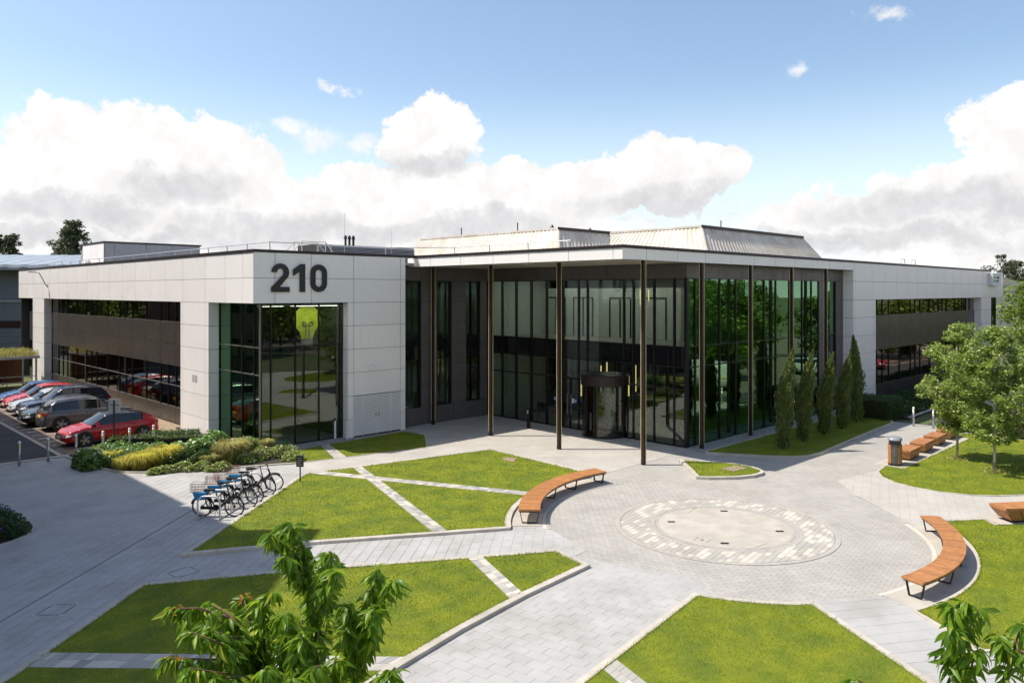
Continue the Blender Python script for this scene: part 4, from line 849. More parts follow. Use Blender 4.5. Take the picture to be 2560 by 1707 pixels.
# ---- roof plant
st = bp(MB().add([(20.6, 69.8, 8.9), (28.6, 69.8, 8.9), (28.6, 76.5, 8.9), (20.6, 77.2, 8.9), (20.6, 69.8, 11.5), (28.6, 69.8, 11.5), (28.6, 76.5, 11.5), (20.6, 75.9, 11.5)], [(3, 2, 1, 0), (4, 5, 6, 7), (0, 1, 5, 4), (1, 2, 6, 5), (2, 3, 7, 6), (3, 0, 4, 7)]), 'stair_enclosure', 'dormer_grey')
for a, b in ((69.85, 71.5), (71.53, 73.4), (73.43, 75.6)): bp(MB().box(20.55, 20.59, a, b, 8.95, 11.45), 'enclosure_panel', 'white_panel', st)
for a, b in ((20.65, 21.35), (21.38, 23.9), (26.1, 28.55)): bp(MB().box(a, b, 69.75, 69.79, 8.95, 11.45), 'enclosure_panel', 'dormer_grey', st)
bp(MB().box(23.95, 26.05, 69.73, 69.79, 8.95, 10.2), 'enclosure_door', 'frame', st); bp(MB().box(23.95, 26.05, 69.75, 69.79, 10.25, 11.45), 'enclosure_panel', 'dormer_grey', st); bp(MB().box(20.5, 28.7, 69.7, 76.6, 11.5, 11.62), 'enclosure_roof', 'coping', st)
ac = bp(MB().box(19.2, 19.6, 69.9, 71.0, 9.0, 9.9), 'air_unit', 'white_panel'); bp(MB().lathe([(.35, 0), (.35, .03)], 18, (19.19, 70.45, 9.45), Matrix.Rotation(R(90), 3, 'Y')), 'air_fan', 'louvre_grey', ac)
pl = bp(MB().box(29.7, 38.6, 51.0, 54, 8.9, 10.95), 'plant_screen', 'backing')
for k in range(18): bp(MB().add([(29.68, 50.98, 9.0 + k * .11), (38.62, 50.98, 9.0 + k * .11), (38.62, 50.9, 8.93 + k * .11), (29.68, 50.9, 8.93 + k * .11), (29.68, 50.98, 9.02 + k * .11), (38.62, 50.98, 9.02 + k * .11), (38.62, 50.9, 8.95 + k * .11), (29.68, 50.9, 8.95 + k * .11)], [(3, 2, 1, 0), (4, 5, 6, 7), (0, 1, 5, 4), (1, 2, 6, 5), (2, 3, 7, 6), (3, 0, 4, 7)]), 'screen_louvre', 'louvre_grey', pl)
for k in range(3): bp(MB().lathe([(.09, 10.95), (.09, 11.5), (.13, 11.5), (.13, 11.62), (.07, 11.8)], 10, (32.7 + k * .36, 52, 0)), 'flue', 'frame')
for x, y, z in ((27.6, 44, 12.6), (36.0, 50.5, 12.4), (41, 42, 11.2)): bp(MB().tube([(x, y, 8.9), (x, y, z)], [.02, .008], 5), 'lightning_rod', 'galv')
def rail(pts, n, ztop=9.82):
    r = bp(MB().tube([(x, y, ztop) for x, y in pts], .024, 6), 'guard_rail', 'galv')
    P = [Vector(p) for p in pts]
    for i in range(len(P) - 1):
        k = max(1, int((P[i + 1] - P[i]).length / 2.4))
        for j in range(k + (i == len(P) - 2)):
            q = P[i].lerp(P[i + 1], j / k); dx, dy = rng.uniform(.05, .12), rng.uniform(.02, .08)
            bp(MB().tube([(q.x, q.y, ztop + .03), (q.x + dx, q.y + dy, 8.95)], .026, 6).tube([(q.x + dx, q.y + dy, 8.98), (q.x + 1.0, q.y + .9, 8.98)], .02, 5), 'rail_post', 'galv', r)
rail([(17.8, 76), (17.8, 35.1), (24.6, 35.1), (27.3, 32.4), (27.4, 24.0)], 20)
rail([(50.5, 21.2), (83, 21.2)], 12, 9.52); rail([(36.0, 21.0), (50, 21.0)], 5, 9.5)
# step-over ladder with hand rails
so = bp(MB().box(25.0, 25.9, 44.2, 45.2, 9.3, 9.36), 'step_over', 'white_metal')
for y in (44.2, 45.2):
    for pts in ([(23.2, y, 9.0), (24.6, y, 10.6), (26.3, y, 10.6), (27.7, y, 9.0)], [(24.6, y, 10.6), (24.6, y, 9.0)], [(26.3, y, 10.6), (26.3, y, 9.0)], [(23.6, y, 9.0), (24.6, y, 9.9), (26.3, y, 9.9), (27.2, y, 9.0)]): bp(MB().tube(pts, .03, 6), 'step_rail', 'white_metal', so)
for x in (66, 68.5):
    bp(MB().tube([(x, 22.5, 8.95), (x + .3, 22.5, 10.05), (x + 1.1, 22.5, 10.05), (x + 1.4, 22.5, 8.95)], .035, 6), 'hoop_rail', 'white_metal')
# mansard roofs of ribbed white sheet
def ribbed(name, corners, ribs, parent, mat='white_metal', depth=.06):
    """ribbed sheet on a sloping four-cornered face a-b (bottom) d-c (top)"""
    a, b, c, d = [Vector(p) for p in corners]; nrm = (b - a).cross(d - a).normalized(); m = MB(); vs = []
    for i in range(ribs * 4 + 1):
        t = i / (ribs * 4); o = nrm * (depth if i % 4 in (1, 2) else 0); vs += [a.lerp(b, t) + o, d.lerp(c, t) + o]
    m.add(vs, [(2 * i, 2 * i + 2, 2 * i + 3, 2 * i + 1) for i in range(ribs * 4)]); m.add([a - nrm * .08, b - nrm * .08, c - nrm * .08, d - nrm * .08], [(0, 1, 2, 3)])
    return bp(m, name, mat, parent)
def mansard(x0, y0, x1, y1, zt, s, zb=9.0):
    r = bp(MB().box(x0 - .12, x1, y0 - .12, y1, zt - .02, zt + .14), 'plant_roof', 'white_metal')
    ribbed('roof_sheet', [(x0 - s, y1 + s, zb), (x0 - s, y0 - s, zb), (x0, y0, zt), (x0, y1, zt)], int((y1 - y0 + 2 * s) / .55), r)
    ribbed('roof_sheet', [(x0 - s, y0 - s, zb), (x1 + s, y0 - s, zb), (x1, y0, zt), (x0, y0, zt)], int((x1 - x0 + 2 * s) / .55), r)
    ribbed('roof_sheet', [(x1 + s, y0 - s, zb), (x1 + s, y1 + s, zb), (x1, y1, zt), (x1, y0, zt)], 20, r)
    bp(MB().tube([(x0, y0, zt), (x0 - s, y0 - s, zb)], .12, 6), 'hip_flashing', 'white_metal', r); bp(MB().tube([(x1, y0, zt), (x1 + s, y0 - s, zb)], .1, 6), 'hip_flashing', 'white_metal', r); bp(MB().tube([(x0, y1, zt), (x0 - s, y1 + s, zb)], .1, 6), 'hip_flashing', 'white_metal', r)
    bp(MB().box(x0 - .16, x1 + .1, y0 - .16, y0 - .122, zt - .06, zt + .18), 'ridge_trim', 'coping', r)
    return r
m1 = mansard(46.7, 42.3, 58, 60.5, 12.5, 2.3); m2 = mansard(53.3, 33.0, 71.0, 42.0, 12.5, 2.3)
bp(MB().box(44.2, 46.0, 57.5, 60.0, 9.0, 10.6), 'dormer', 'dormer_grey', m1)
for x, y, h_ in ((50, 46, .7), (50.8, 46.3, .5), (54, 45, .6)): bp(MB().lathe([(.14, 12.6), (.14, 12.6 + h_ * .6), (.2, 12.6 + h_ * .6), (.05, 12.6 + h_)], 10, (x, y, 0)), 'roof_vent', 'frame', m1)
for x, y in ((47.2, 47.5), (47.2, 55), (58, 34)): bp(MB().tube([(x, y, 12.5), (x, y, 13.4)], .05, 6), 'roof_vent', 'frame', m1)
for x in (53.6, 57.2, 61.2): bp(MB().box(x, x + 1.8, 30.2, 30.7, 9.15, 9.45), 'roof_light', 'sett_pale', m2)
for k in range(8): bp(MB().box(51 + k * 2.6, 52.6 + k * 2.6, 30.1, 30.5, 8.95, 9.12), 'roof_duct', 'white_metal', m2)

# ------------------------------------------------------------------ neighbouring buildings
# tall block just outside the frame on the left: its shadow lies over the forecourt
HB = 18.0; sx_, sy_ = -SUN_DIR.x / math.tan(SUN_EL) * HB, -SUN_DIR.y / math.tan(SUN_EL) * HB
roofpts = [(x - sx_, y - sy_) for x, y in ((10.6, 84), (10.6, 27.05), (10.35, 26.95), (10.6, 26.7), (10.65, 22.6), (12.45, 21.05), (11.95, 20.5), (9.0, 17.55), (3.0, 11.55))]
roofpts += [(-40, roofpts[-1][1]), (-40, roofpts[0][1])]
nb = thing('brick_block', 'tall brick block standing left of the forecourt, seen only by its shadow and reflection', 'building', (roofpts[1][0], roofpts[1][1], 0))
def nbp(mb, name, mat, par=None):
    mb.v = [(x - roofpts[1][0], y - roofpts[1][1], z) for x, y, z in mb.v]; return mb.build(name, mat, par or nb)
nbp(MB().prism([(x - .3, y) for x, y in roofpts], -.1, HB - .4), 'wall', 'brick'); nbp(MB().prism(roofpts, HB - .4, HB), 'roof', 'coping')
for fl in range(4):
    for k in range(14):
        y = 33.5 + k * 3.2; wn = nbp(MB().box(roofpts[1][0] - .34, roofpts[1][0] - .24, y, y + 1.5, 1.2 + fl * 4.2, 3.1 + fl * 4.2), 'window', 'frame'); nbp(MB().box(roofpts[1][0] - .24, roofpts[1][0] - .23, y + .08, y + 1.42, 1.28 + fl * 4.2, 3.02 + fl * 4.2), 'pane', 'black_glass', wn)
# grey-blue clad warehouse far left, facing us
ang = HEAD - R(90) + R(3); WO = AT(-150, 900, 92); WO.z = 0
wh = thing('warehouse', 'blue-grey corrugated warehouse with curved metal roof behind the left wing', 'building', WO, ang)
def wave(x0, x1, z0, z1, y, n, dep): 
    m = MB(); vs = []
    for i in range(n * 2 + 1): z = z0 + (z1 - z0) * i / (n * 2); o = dep if i % 2 else 0; vs += [(x0, y + o, z), (x1, y + o, z)]
    return m.add(vs, [(2 * i, 2 * i + 1, 2 * i + 3, 2 * i + 2) for i in range(n * 2)])
MB().box(-30, 34, .3, 40, -.1, 10.3).build('wall', 'clad_blue', wh)
wave(-30, 34, -.1, 3.0, 0, 18, .12).build('wall_sheet', 'clad_blue', wh); wave(-30, 34, 3.9, 6.1, .02, 13, .12).build('wall_sheet', 'clad_blue', wh); wave(-30, 34, 6.4, 10.0, .0, 22, .12).build('wall_sheet', 'clad_blue', wh)
MB().box(-30, 34, .18, .26, 3.0, 3.9).build('ribbon_window', 'black_glass', wh); MB().box(-30, 34, -.12, .12, 6.1, 6.4).build('string_course', 'louvre_grey', wh)
MB().tube([(9.2, -.15, 9.9), (9.2, -.15, 9.4), (10.4, -.15, 7.8), (10.4, -.15, 6.2)], .09, 8).build('down_pipe', 'galv', wh)
m = MB(); prof = [(-2.0, 10.2), (-1.9, 10.55), (2, 11.2), (8, 12.0), (16, 12.5), (26, 12.3), (40, 11.5)]
NS = 90
for i in range(NS + 1):
    x = -31 + 66 * i / NS; m.v += [(x, y, z + (.10 if i % 3 == 0 else 0)) for y, z in prof]
k = len(prof); m.f += [(i * k + j, (i + 1) * k + j, (i + 1) * k + j + 1, i * k + j + 1) for i in range(NS) for j in range(k - 1)]
m.build('roof', 'clad_roof', wh); MB().box(-31, 35, -2.0, .4, 9.95, 10.2).build('eaves', 'louvre_grey', wh)
# planted-roof cycle shelter by the end of the left wing
cs = thing('cycle_shelter', 'timber-posted cycle shelter with a planted grass roof by the white pier', 'shelter', (12.6, 69.0, 0), R(0))
MB().box(-3.6, 2.6, -2.2, 2.4, 2.35, 2.55).build('roof', 'galv', cs)
for x in (-3.4, -.5, 2.4):
    for y in (-2.0, 2.2): MB().box(x - .06, x + .06, y - .06, y + .06, 0, 2.35).build('post', 'galv', cs)
for y in (-2.0,): MB().box(-3.4, 2.4, y - .02, y + .02, .55, .62).box(-3.4, 2.4, y - .02, y + .02, 1.0, 1.06).build('side_rail', 'galv', cs)
MB().box(-3.4, 2.4, 2.15, 2.2, .1, 2.3).build('rear_screen', 'timber_dark', cs)
# ------------------------------------------------------------------ foliage helpers
def leafmesh(name, C, size, mat, up=.4, aspect=.5, dirs=None, dirk=0.0, fold=.15, jit=.35):
    """one small folded leaf at every point of C"""
    n = len(C); nrm = nr.normal(size=(n, 3)); nrm[:, 2] = np.abs(nrm[:, 2]) + up * 2; nrm /= np.linalg.norm(nrm, axis=1)[:, None]
    ax = nr.normal(size=(n, 3))
    if dirs is not None: ax = ax * (1 - dirk) + dirs * dirk * 2.2
    ax -= (ax * nrm).sum(1)[:, None] * nrm * (1 if dirs is None else 1 - dirk); ax /= np.linalg.norm(ax, axis=1)[:, None]
    if dirs is not None: nrm = np.cross(ax, np.cross(nrm, ax)); nrm /= np.maximum(1e-6, np.linalg.norm(nrm, axis=1))[:, None]
    sd = np.cross(nrm, ax); s = (size * nr.uniform(1 - jit, 1 + jit, n))[:, None]
    V = np.zeros((n, 4, 3)); V[:, 0] = C - ax * s * .5; V[:, 1] = C + sd * s * aspect * .5 + nrm * s * fold * .5 - ax * s * .05; V[:, 2] = C + ax * s * .5; V[:, 3] = C - sd * s * aspect * .5 + nrm * s * fold * .5 - ax * s * .05
    idx = np.arange(n)[:, None] * 4; T = np.concatenate([idx + np.array([[0, 1, 2]]), idx + np.array([[0, 2, 3]])], 1).reshape(-1, 3)
    me = npmesh(name, V.reshape(-1, 3), tris=T); me.materials.append(MATS[mat]); return me
def blob(n, c, r, shell=.55):
    d = nr.normal(size=(n, 3)); d /= np.linalg.norm(d, axis=1)[:, None]; k = nr.uniform(shell ** 3, 1, n) ** (1 / 3)
    return d * k[:, None] * np.array(r) + np.array(c)
def clumps(env, ncl, per, rcl, shell=.5):
    """leaf points gathered in clumps that fill an envelope"""
    cs_ = env(ncl); P = []
    for c in cs_: P.append(blob(int(per * rng.uniform(.6, 1.4)), c, np.array((1, 1, .75)) * rcl * rng.uniform(.5, 1.45), .2))
    return np.concatenate(P), cs_
def limbs(name, base, top, cl, r0, mat, par, n=22):
    m = MB(); base = Vector(base); top = Vector(top); pts = [base.lerp(top, t) + Vector((rng.uniform(-.04, .04), rng.uniform(-.04, .04), 0)) * (t > .05) * (top - base).length * .1 for t in (0, .2, .4, .6, .8, 1)]
    m.tube(pts, [r0 * (1 - .8 * t) for t in (0, .2, .4, .6, .8, 1)], 9)
    idx = list(range(len(cl))); rng.shuffle(idx)
    for i in idx[:n]:
        c = Vector(cl[i]); t = min(.95, max(.25, ((c.z - base.z) / (top.z - base.z)) * .75)); s = pts[0].lerp(pts[-1], t); k = int(t * 5); s = pts[k].lerp(pts[min(5, k + 1)], t * 5 - k)
        mid = s.lerp(c, .5) + Vector((0, 0, .08 * (c - s).length)); m.tube([s, mid, c], [r0 * .35 * (1 - t * .6), r0 * .2 * (1 - t * .5), r0 * .05], 5)
    return m.build(name, mat, par, True)
def tree(name, label, cat, loc, height, crown_r, crown_z0, ncl, per, rcl, lsize, lmat, bark, r0, group=None, par_shape=1.0, lean=(0, 0), rz=0, up=.4, shape='oval', lobe=1.0):
    t = thing(name, label, cat, loc, rz, group)
    def env(n):
        out_ = []
        while len(out_) < n:
            u = rng.random(); z = crown_z0 + (height - crown_z0) * u
            w_ = (sin(pi * min(1, max(.02, (u * .86 + .10)))) ** .7) if shape == 'oval' else ((1 - u) ** .65 * min(1, u * 6 + .4) if shape == 'cone' else sin(pi * (u * .8 + .15)) ** .5)
            a = rng.uniform(0, 2 * pi); w_ *= 1 + lobe * (.30 * sin(3 * a + u * 5 + loc[0]) + .22 * sin(5 * a - u * 9 + loc[1]) + .16 * sin(u * 17 + a)); q = sqrt(rng.uniform(.12, 1)) * crown_r * w_
            out_.append((q * cos(a) + lean[0] * u, q * sin(a) + lean[1] * u, z))
        return np.array(out_)
    P, cl = clumps(env, ncl, per, rcl)
    limbs('trunk', (0, 0, -.05), (lean[0] * .6, lean[1] * .6, height * .86), cl, r0, bark, t)
    obj('crown', leafmesh('crown', P, lsize, lmat, up, .62), None, t)
    return t
# shelter roof planting
P = np.column_stack([nr.uniform(-3.6, 2.6, 5000), nr.uniform(-2.2, 2.4, 5000), 2.55 + np.abs(nr.normal(0, .17, 5000))])
obj('roof_planting', leafmesh('roof_planting', P, .32, 'grass_tuft', .0, .14, np.tile([.2, 0, 1.], (5000, 1)), .7), None, cs, kind='stuff')
# ------------------------------------------------------------------ timber benches
def curved_bench(label, c, r0, r1, a0, a1, z=.46):
    mid = R((a0 + a1) / 2); loc = (c[0] + (r0 + r1) / 2 * cos(mid), c[1] + (r0 + r1) / 2 * sin(mid), .016)
    t = thing('curved_bench', label, 'bench', loc)
    cc = (c[0] - loc[0], c[1] - loc[1]); n = int(abs(a1 - a0) * pi / 180 * (r0 + r1) / 2 / .098); da = R(a1 - a0) / n
    one_ = MB().arc((0, 0), r0, r1, 0, abs(da) - .0016, z - .055, z, 1).mesh('slat'); one_.materials.append(MATS['timber'])
    for k in range(n): obj('slat', one_, None, t, loc=(cc[0], cc[1], rng.uniform(-.001, .001)), rz=R(min(a0, a1)) + k * abs(da))
    for r in (r0 + .03, r1 - .06): MB().arc(cc, r, r + .03, R(min(a0, a1)) + .005, R(max(a0, a1)) - .005, z - .10, z - .058, 40).build('seat_rail', 'black', t)
    nl = 5
    for k in range(nl):
        a = R(min(a0, a1)) + .02 + (R(abs(a1 - a0)) - .04) * k / (nl - 1); d = Vector((cos(a), sin(a), 0)); o = Vector((cc[0], cc[1], 0))
        p = [o + d * (r0 + .05), o + d * (r0 + .12), o + d * (r1 - .12), o + d * (r1 - .05)]
        p = [(p[0].x, p[0].y, z - .1), (p[1].x, p[1].y, .02), (p[2].x, p[2].y, .02), (p[3].x, p[3].y, z - .1), ]
        m = MB(); tg = Vector((-sin(a), cos(a), 0)) * .03
        for i in range(4):
            q0, q1 = Vector(p[i]), Vector(p[(i + 1) % 4]); dd = (q1 - q0).normalized(); nn = dd.cross(tg.normalized()) * .012
            m.add([q0 - tg - nn, q0 + tg - nn, q0 + tg + nn, q0 - tg + nn, q1 - tg - nn, q1 + tg - nn, q1 + tg + nn, q1 - tg + nn], [(3, 2, 1, 0), (4, 5, 6, 7), (0, 1, 5, 4), (1, 2, 6, 5), (2, 3, 7, 6), (3, 0, 4, 7)])
        m.build('leg', 'black', t)
    return t
curved_bench('long curved timber bench on black frames backing onto the lawn before the entrance', (22.15, 12.6), 6.10, 6.80, 79, 136.6)
curved_bench('long curved timber bench on black frames at the right of the roundel', (21.47, 12.84), 6.30, 6.85, -104.5, -48)
def block_bench(name, label, loc, rz, L=1.52, Wd=.66, h=.46, group=None):
    t = thing(name, label, 'bench', loc, rz, group)
    MB().obox((0, 0, .05), L * .72, Wd * .66, .10).build('base', 'black', t)
    nb_ = 4; k = L / 14
    for i in range(14): MB().obox((-L / 2 + k * (i + .5), 0, h - .025), k - .005, Wd, .05).build('slat', 'timber', t)
    def face(p0, p1, q0, q1, n, ln):                           # boards on a sloping side, top edge p, bottom edge q
        p0, p1, q0, q1 = map(Vector, (p0, p1, q0, q1)); out = (p1 - p0).cross(q0 - p0).normalized() * .022
        for i in range(n):
            a, b = (i + .03) / n, (i + .97) / n; v = [p0.lerp(p1, a), p0.lerp(p1, b), q0.lerp(q1, b), q0.lerp(q1, a)]
            MB().add([x - out for x in v] + v, [(0, 1, 2, 3), (7, 6, 5, 4), (0, 4, 5, 1), (1, 5, 6, 2), (2, 6, 7, 3), (3, 7, 4, 0)]).build('side_board', 'timber', t)
    a, b, zt, k = L / 2 - .01, Wd / 2 - .01, h - .052, .80
    T = [(-a, -b, zt), (a, -b, zt), (a, b, zt), (-a, b, zt)]; Q = [(x * k, y * k, .085) for x, y, _ in T]
    for i, n in ((0, 6), (1, 5), (2, 6), (3, 5)): face(T[i], T[(i + 1) % 4], Q[i], Q[(i + 1) % 4], n, 0)
    return t
words = ['nearest', 'second', 'third', 'farthest']
for k in range(4): block_bench('block_bench', ['tapered timber block bench beside the litter bin, nearest of the row of four', 'tapered timber block bench, second from the litter bin', 'tapered timber block bench, third from the litter bin', 'tapered timber block bench half behind tree leaves, farthest from the litter bin'][k], (36.42 + 2.16 * k, 12.06 + .09 * k, .026), R(2), group='timber block benches along the walk')
block_bench('block_bench', 'long tapered timber block bench at the right edge by the curved bench', (28.38 + 1.16, 6.72 - .86, .05), R(-36), 2.9, .72, .48)
# litter bin
bn = thing('litter_bin', 'timber-slatted litter bin with grey metal hood at the end of the block benches', 'bin', (34.66, 12.0, .026), R(200))
def oval(rx_, ry_, z, n=28): return [(rx_ * (abs(cos(2 * pi * k / n)) ** .7) * math.copysign(1, cos(2 * pi * k / n)), ry_ * (abs(sin(2 * pi * k / n)) ** .7) * math.copysign(1, sin(2 * pi * k / n)), z) for k in range(n)]
def loft(rings, cap=True):
    n = len(rings[0]); m = MB(); m.v = [p for r in rings for p in r]; m.f = [(i * n + k, i * n + (k + 1) % n, (i + 1) * n + (k + 1) % n, (i + 1) * n + k) for i in range(len(rings) - 1) for k in range(n)]
    if cap: m.f += [tuple(range(n))[::-1], tuple((len(rings) - 1) * n + k for k in range(n))]
    return m
loft([oval(.36, .27, 0), oval(.36, .27, .08)]).build('base', 'black', bn); loft([oval(.335, .245, .08), oval(.335, .245, 1.1)]).build('liner', 'paint_grey', bn)
loft([oval(.37, .28, 1.06), oval(.37, .28, 1.10), oval(.33, .24, 1.17), oval(.15, .1, 1.19)]).build('hood', 'louvre_grey', bn)
for k in range(36):
    a = 2 * pi * k / 36; x, y = .35 * (abs(cos(a)) ** .7) * math.copysign(1, cos(a)), .26 * (abs(sin(a)) ** .7) * math.copysign(1, sin(a)); th = atan2(y / .26 ** 2, x / .35 ** 2)
    if abs(((a + pi) % (2 * pi)) - pi) < .5: continue
    MB().obox((x, y, .48), .02, .048, .78, Matrix.Rotation(th, 3, 'Z')).build('slat', 'timber', bn)
MB().box(-.372, -.33, -.2, .2, .9, 1.04).box(.33, .372, -.2, .2, .9, 1.04).build('opening', 'black', bn); MB().box(-.384, -.374, -.12, .12, .80, .85).build('lettering_plate', 'sign_black', bn)
for k in range(9): MB().box(-.386, -.3842, -.10 + k * .022, -.086 + k * .022, .815, .837).build('lettering', 'gold', bn)
# ------------------------------------------------------------------ bollards
def bollard(label, x, y, band=True):
    t = thing('bollard', label, 'bollard', (x, y, 0), rng.uniform(0, 6), 'steel bollards with domed tops')
    MB().lathe([(.055, -.05), (.055, .93)], 14).build('post', 'steel', t, True)
    MB().lathe([(.02, .93), (.055, .94), (.062, .97), (.055, 1.02), (.03, 1.05), (.0, 1.055)], 14).build('dome_cap', 'lamp_white', t, True)
    if band: MB().lathe([(.0565, .78), (.0565, .84)], 14).build('reflective_band', 'yellow_band', t)
for k, x in enumerate((7.88, 8.97, 10.07, 11.18, 12.33, 13.42)):
    bollard(['steel bollard farthest left, at the edge of the asphalt road', 'steel bollard second from the left at the asphalt edge', 'steel bollard before the front wheel of the near red car', 'steel bollard before the front door of the near red car, beside the sign post', 'steel bollard before the rear door of the near red car', 'steel bollard behind the tail of the near red car'][k], x, 38.0 + .03 * k)
bollard('steel bollard standing clear on the walk beyond the block benches', 45.4, 14.75); bollard('steel bollard half hidden by the leaves of the right-hand trees', 45.4, 13.75)
bb = thing('entrance_post', 'short black post under the canopy left of the revolving door', 'post', (29.75, 29.1, 0)); MB().box(-.07, .07, -.07, .07, 0, 1.08).build('post', 'black', bb); MB().box(-.075, -.071, -.05, .05, .8, .98).build('button_plate', 'sign_white', bb); MB().box(-.076, -.0751, -.03, .03, .86, .92).build('button', 'sign_blue', bb)
# sign seen from behind, and small black sign in the lawn
sp = thing('sign_post', 'black post carrying a plain white square sign seen from behind, by the red car', 'sign', (11.85, 38.75, 0), R(-44))
MB().tube([(0, 0, 0), (0, 0, 2.32)], .035, 8).build('post', 'black', sp); MB().box(-.27, .27, .04, .06, 1.72, 2.38).build('sign_plate', 'sign_white', sp); MB().box(-.22, .22, .033, .04, 2.08, 2.11).build('sign_rail', 'black', sp)
ls = thing('lawn_sign', 'small black notice on a post at the tip of the lawn by the bicycles', 'sign', (14.9, 26.9, ZL), R(-52))
MB().box(-.02, .02, -.02, .02, -.1, .62).build('post', 'black', ls); MB().box(-.15, .15, -.03, -.02, .56, .98).build('sign_plate', 'sign_black', ls)
for k in range(4): MB().box(-.10, .10 - .04 * (k % 2), -.034, -.0305, .64 + k * .08, .66 + k * .08).build('lettering', 'galv', ls)
# flood lamp on the left wing fascia
fl = bp(MB().tube([(X0 - .02, 69.0, 7.9), (X0 - .5, 68.9, 8.85), (X0 - .75, 68.9, 8.9)], .04, 6).obox((X0 - 1.0, 68.9, 8.92), .5, .22, .1), 'wall_lamp', 'galv')
# ------------------------------------------------------------------ bicycles and their rack
dR = RT; rk_rz = atan2(RT.y, RT.x)
RK0 = Vector((10.38, 24.63, 0)); RKD = Vector((.72, .61, 0)).normalized(); NH = 6
rack = thing('bicycle_rack', 'galvanised rack of joined hoops holding the hire bicycles', 'rack', RK0, 0)
hp = Vector((RT.x, RT.y, 0)) * .36
def loc_hoop(o):
    pts = []; r = .22; h = .78
    a = o - hp; b = o + hp; u = hp.normalized()
    pts = [a + Vector((0, 0, .02)), a + Vector((0, 0, h - r))] + [a + u * r + Vector((-u.x * r * cos(t), -u.y * r * cos(t), h - r + r * sin(t))) for t in np.linspace(.25, pi / 2, 6)] + [b - u * r + Vector((u.x * r * cos(t), u.y * r * cos(t), h - r + r * sin(t))) for t in np.linspace(pi / 2, .25, 6)] + [b + Vector((0, 0, h - r)), b + Vector((0, 0, .02))]
    return pts
for k in range(NH):
    MB().tube(loc_hoop(RKD * (.80 * k)), .031, 8).build('hoop', 'rack_galv', rack, True)
for s in (-1, 1): MB().tube([hp * s + Vector((0, 0, .025)), hp * s + RKD * (.80 * (NH - 1)) + Vector((0, 0, .025))], .024, 6).build('ground_rail', 'galv', rack)
def bicycle(label, loc, rz, blue=True, basket=True, tan=False, lean=R(4)):
    t = thing('bicycle', label, 'bicycle', loc, rz, 'bicycles in the rack'); t.rotation_euler = (lean, 0, rz); r = .335
    for x in (-.54, .54):
        c = Vector((x, 0, r)); wv = [c + Vector((r * cos(a), 0, r * sin(a))) for a in np.linspace(0, 2 * pi, 29)[:-1]]
        wl = MB().tube([c + (p - c) * .955 for p in wv], .021, 7, closed=True).build('wheel', 'rubber', t, True)
        MB().tube([c + (p - c) * .885 for p in wv], .011, 5, closed=True).build('rim', 'tyre_tan' if tan else 'alloy', wl)
        m = MB(); [m.tube([c, c + Vector((.29 * cos(a), 0, .29 * sin(a)))], .0022, 3) for a in np.linspace(0, 2 * pi, 15)[:-1]]; m.build('spokes', 'steel', wl)
        MB().tube([c + Vector((0, -.05, 0)), c + Vector((0, .05, 0))], .035, 8).build('hub', 'bike_black', wl)
        MB().tube([c + Vector(((r + .03) * cos(a), 0, (r + .03) * sin(a))) for a in np.linspace(.4 if x < 0 else .9, 2.9, 12)], [.022] * 12, 5).build('mudguard', 'bike_black', t)
    bb_ = Vector((-.10, 0, .29)); st_ = Vector((-.25, 0, .62)); hd = Vector((.34, 0, .86)); hl = Vector((.39, 0, .68))
    MB().tube([bb_, Vector((.15, 0, .40)), hl], .038, 8).tube([bb_, st_], .024, 8).tube([st_, Vector((-.54, 0, r))], .016, 6).tube([bb_, Vector((-.54, 0, r))], .018, 6).tube([hl, hd], .026, 8).build('frame', 'bike_black', t, True)
    MB().tube([hl, Vector((.49, .045, .45)), Vector((.54, .045, r))], .015, 6).tube([hl, Vector((.49, -.045, .45)), Vector((.54, -.045, r))], .015, 6).build('fork', 'bike_black', t)
    MB().tube([hd, Vector((.30, 0, 1.06))], .018, 6).tube([Vector((.16, .29, 1.06)), Vector((.27, .2, 1.09)), Vector((.31, 0, 1.07)), Vector((.27, -.2, 1.09)), Vector((.16, -.29, 1.06))], .013, 6).build('handlebar', 'bike_black', t)
    MB().tube([st_, Vector((-.30, 0, .86))], .015, 6).build('seat_post', 'alloy', t); loft([[(x_, y_, z_) for x_, y_, z_ in ((-.44, -.08, z), (-.3, -.08, z), (-.12, -.025, z + .01), (-.08, 0, z), (-.12, .025, z + .01), (-.3, .08, z), (-.44, .08, z), (-.46, 0, z))] for z in (.86, .915)]).build('saddle', 'bike_black', t)
    MB().lathe([(.10, -.05), (.10, -.03)], 16, (bb_.x, 0, bb_.z), Matrix.Rotation(R(90), 3, 'X')).tube([bb_ + Vector((0, -.07, 0)), bb_ + Vector((.12, -.07, -.12)), bb_ + Vector((.12, -.16, -.12))], .012, 5).tube([bb_ + Vector((0, .07, 0)), bb_ + Vector((-.12, .07, .12)), bb_ + Vector((-.12, .16, .12))], .012, 5).build('crankset', 'bike_black', t)
    MB().obox((-.32, -.06, .31), .5, .03, .09).build('chain_case', 'bike_black', t); MB().tube([bb_, Vector((-.05, -.17, .02))], .01, 5).build('kick_stand', 'bike_black', t)
    if blue:
        for s in (-1, 1): MB().add([(-.80, s * .075, .78), (-.36, s * .075, .78), (-.40, s * .07, .58), (-.74, s * .07, .56), (-.80, s * .055, .78), (-.36, s * .055, .78), (-.40, s * .05, .58), (-.74, s * .05, .56)], [(0, 1, 2, 3), (7, 6, 5, 4), (0, 4, 5, 1), (1, 5, 6, 2), (2, 6, 7, 3), (3, 7, 4, 0)]).build('wheel_guard', 'bike_blue', t)
        MB().box(-.82, -.36, -.08, .08, .78, .81).build('carrier', 'bike_blue', t)
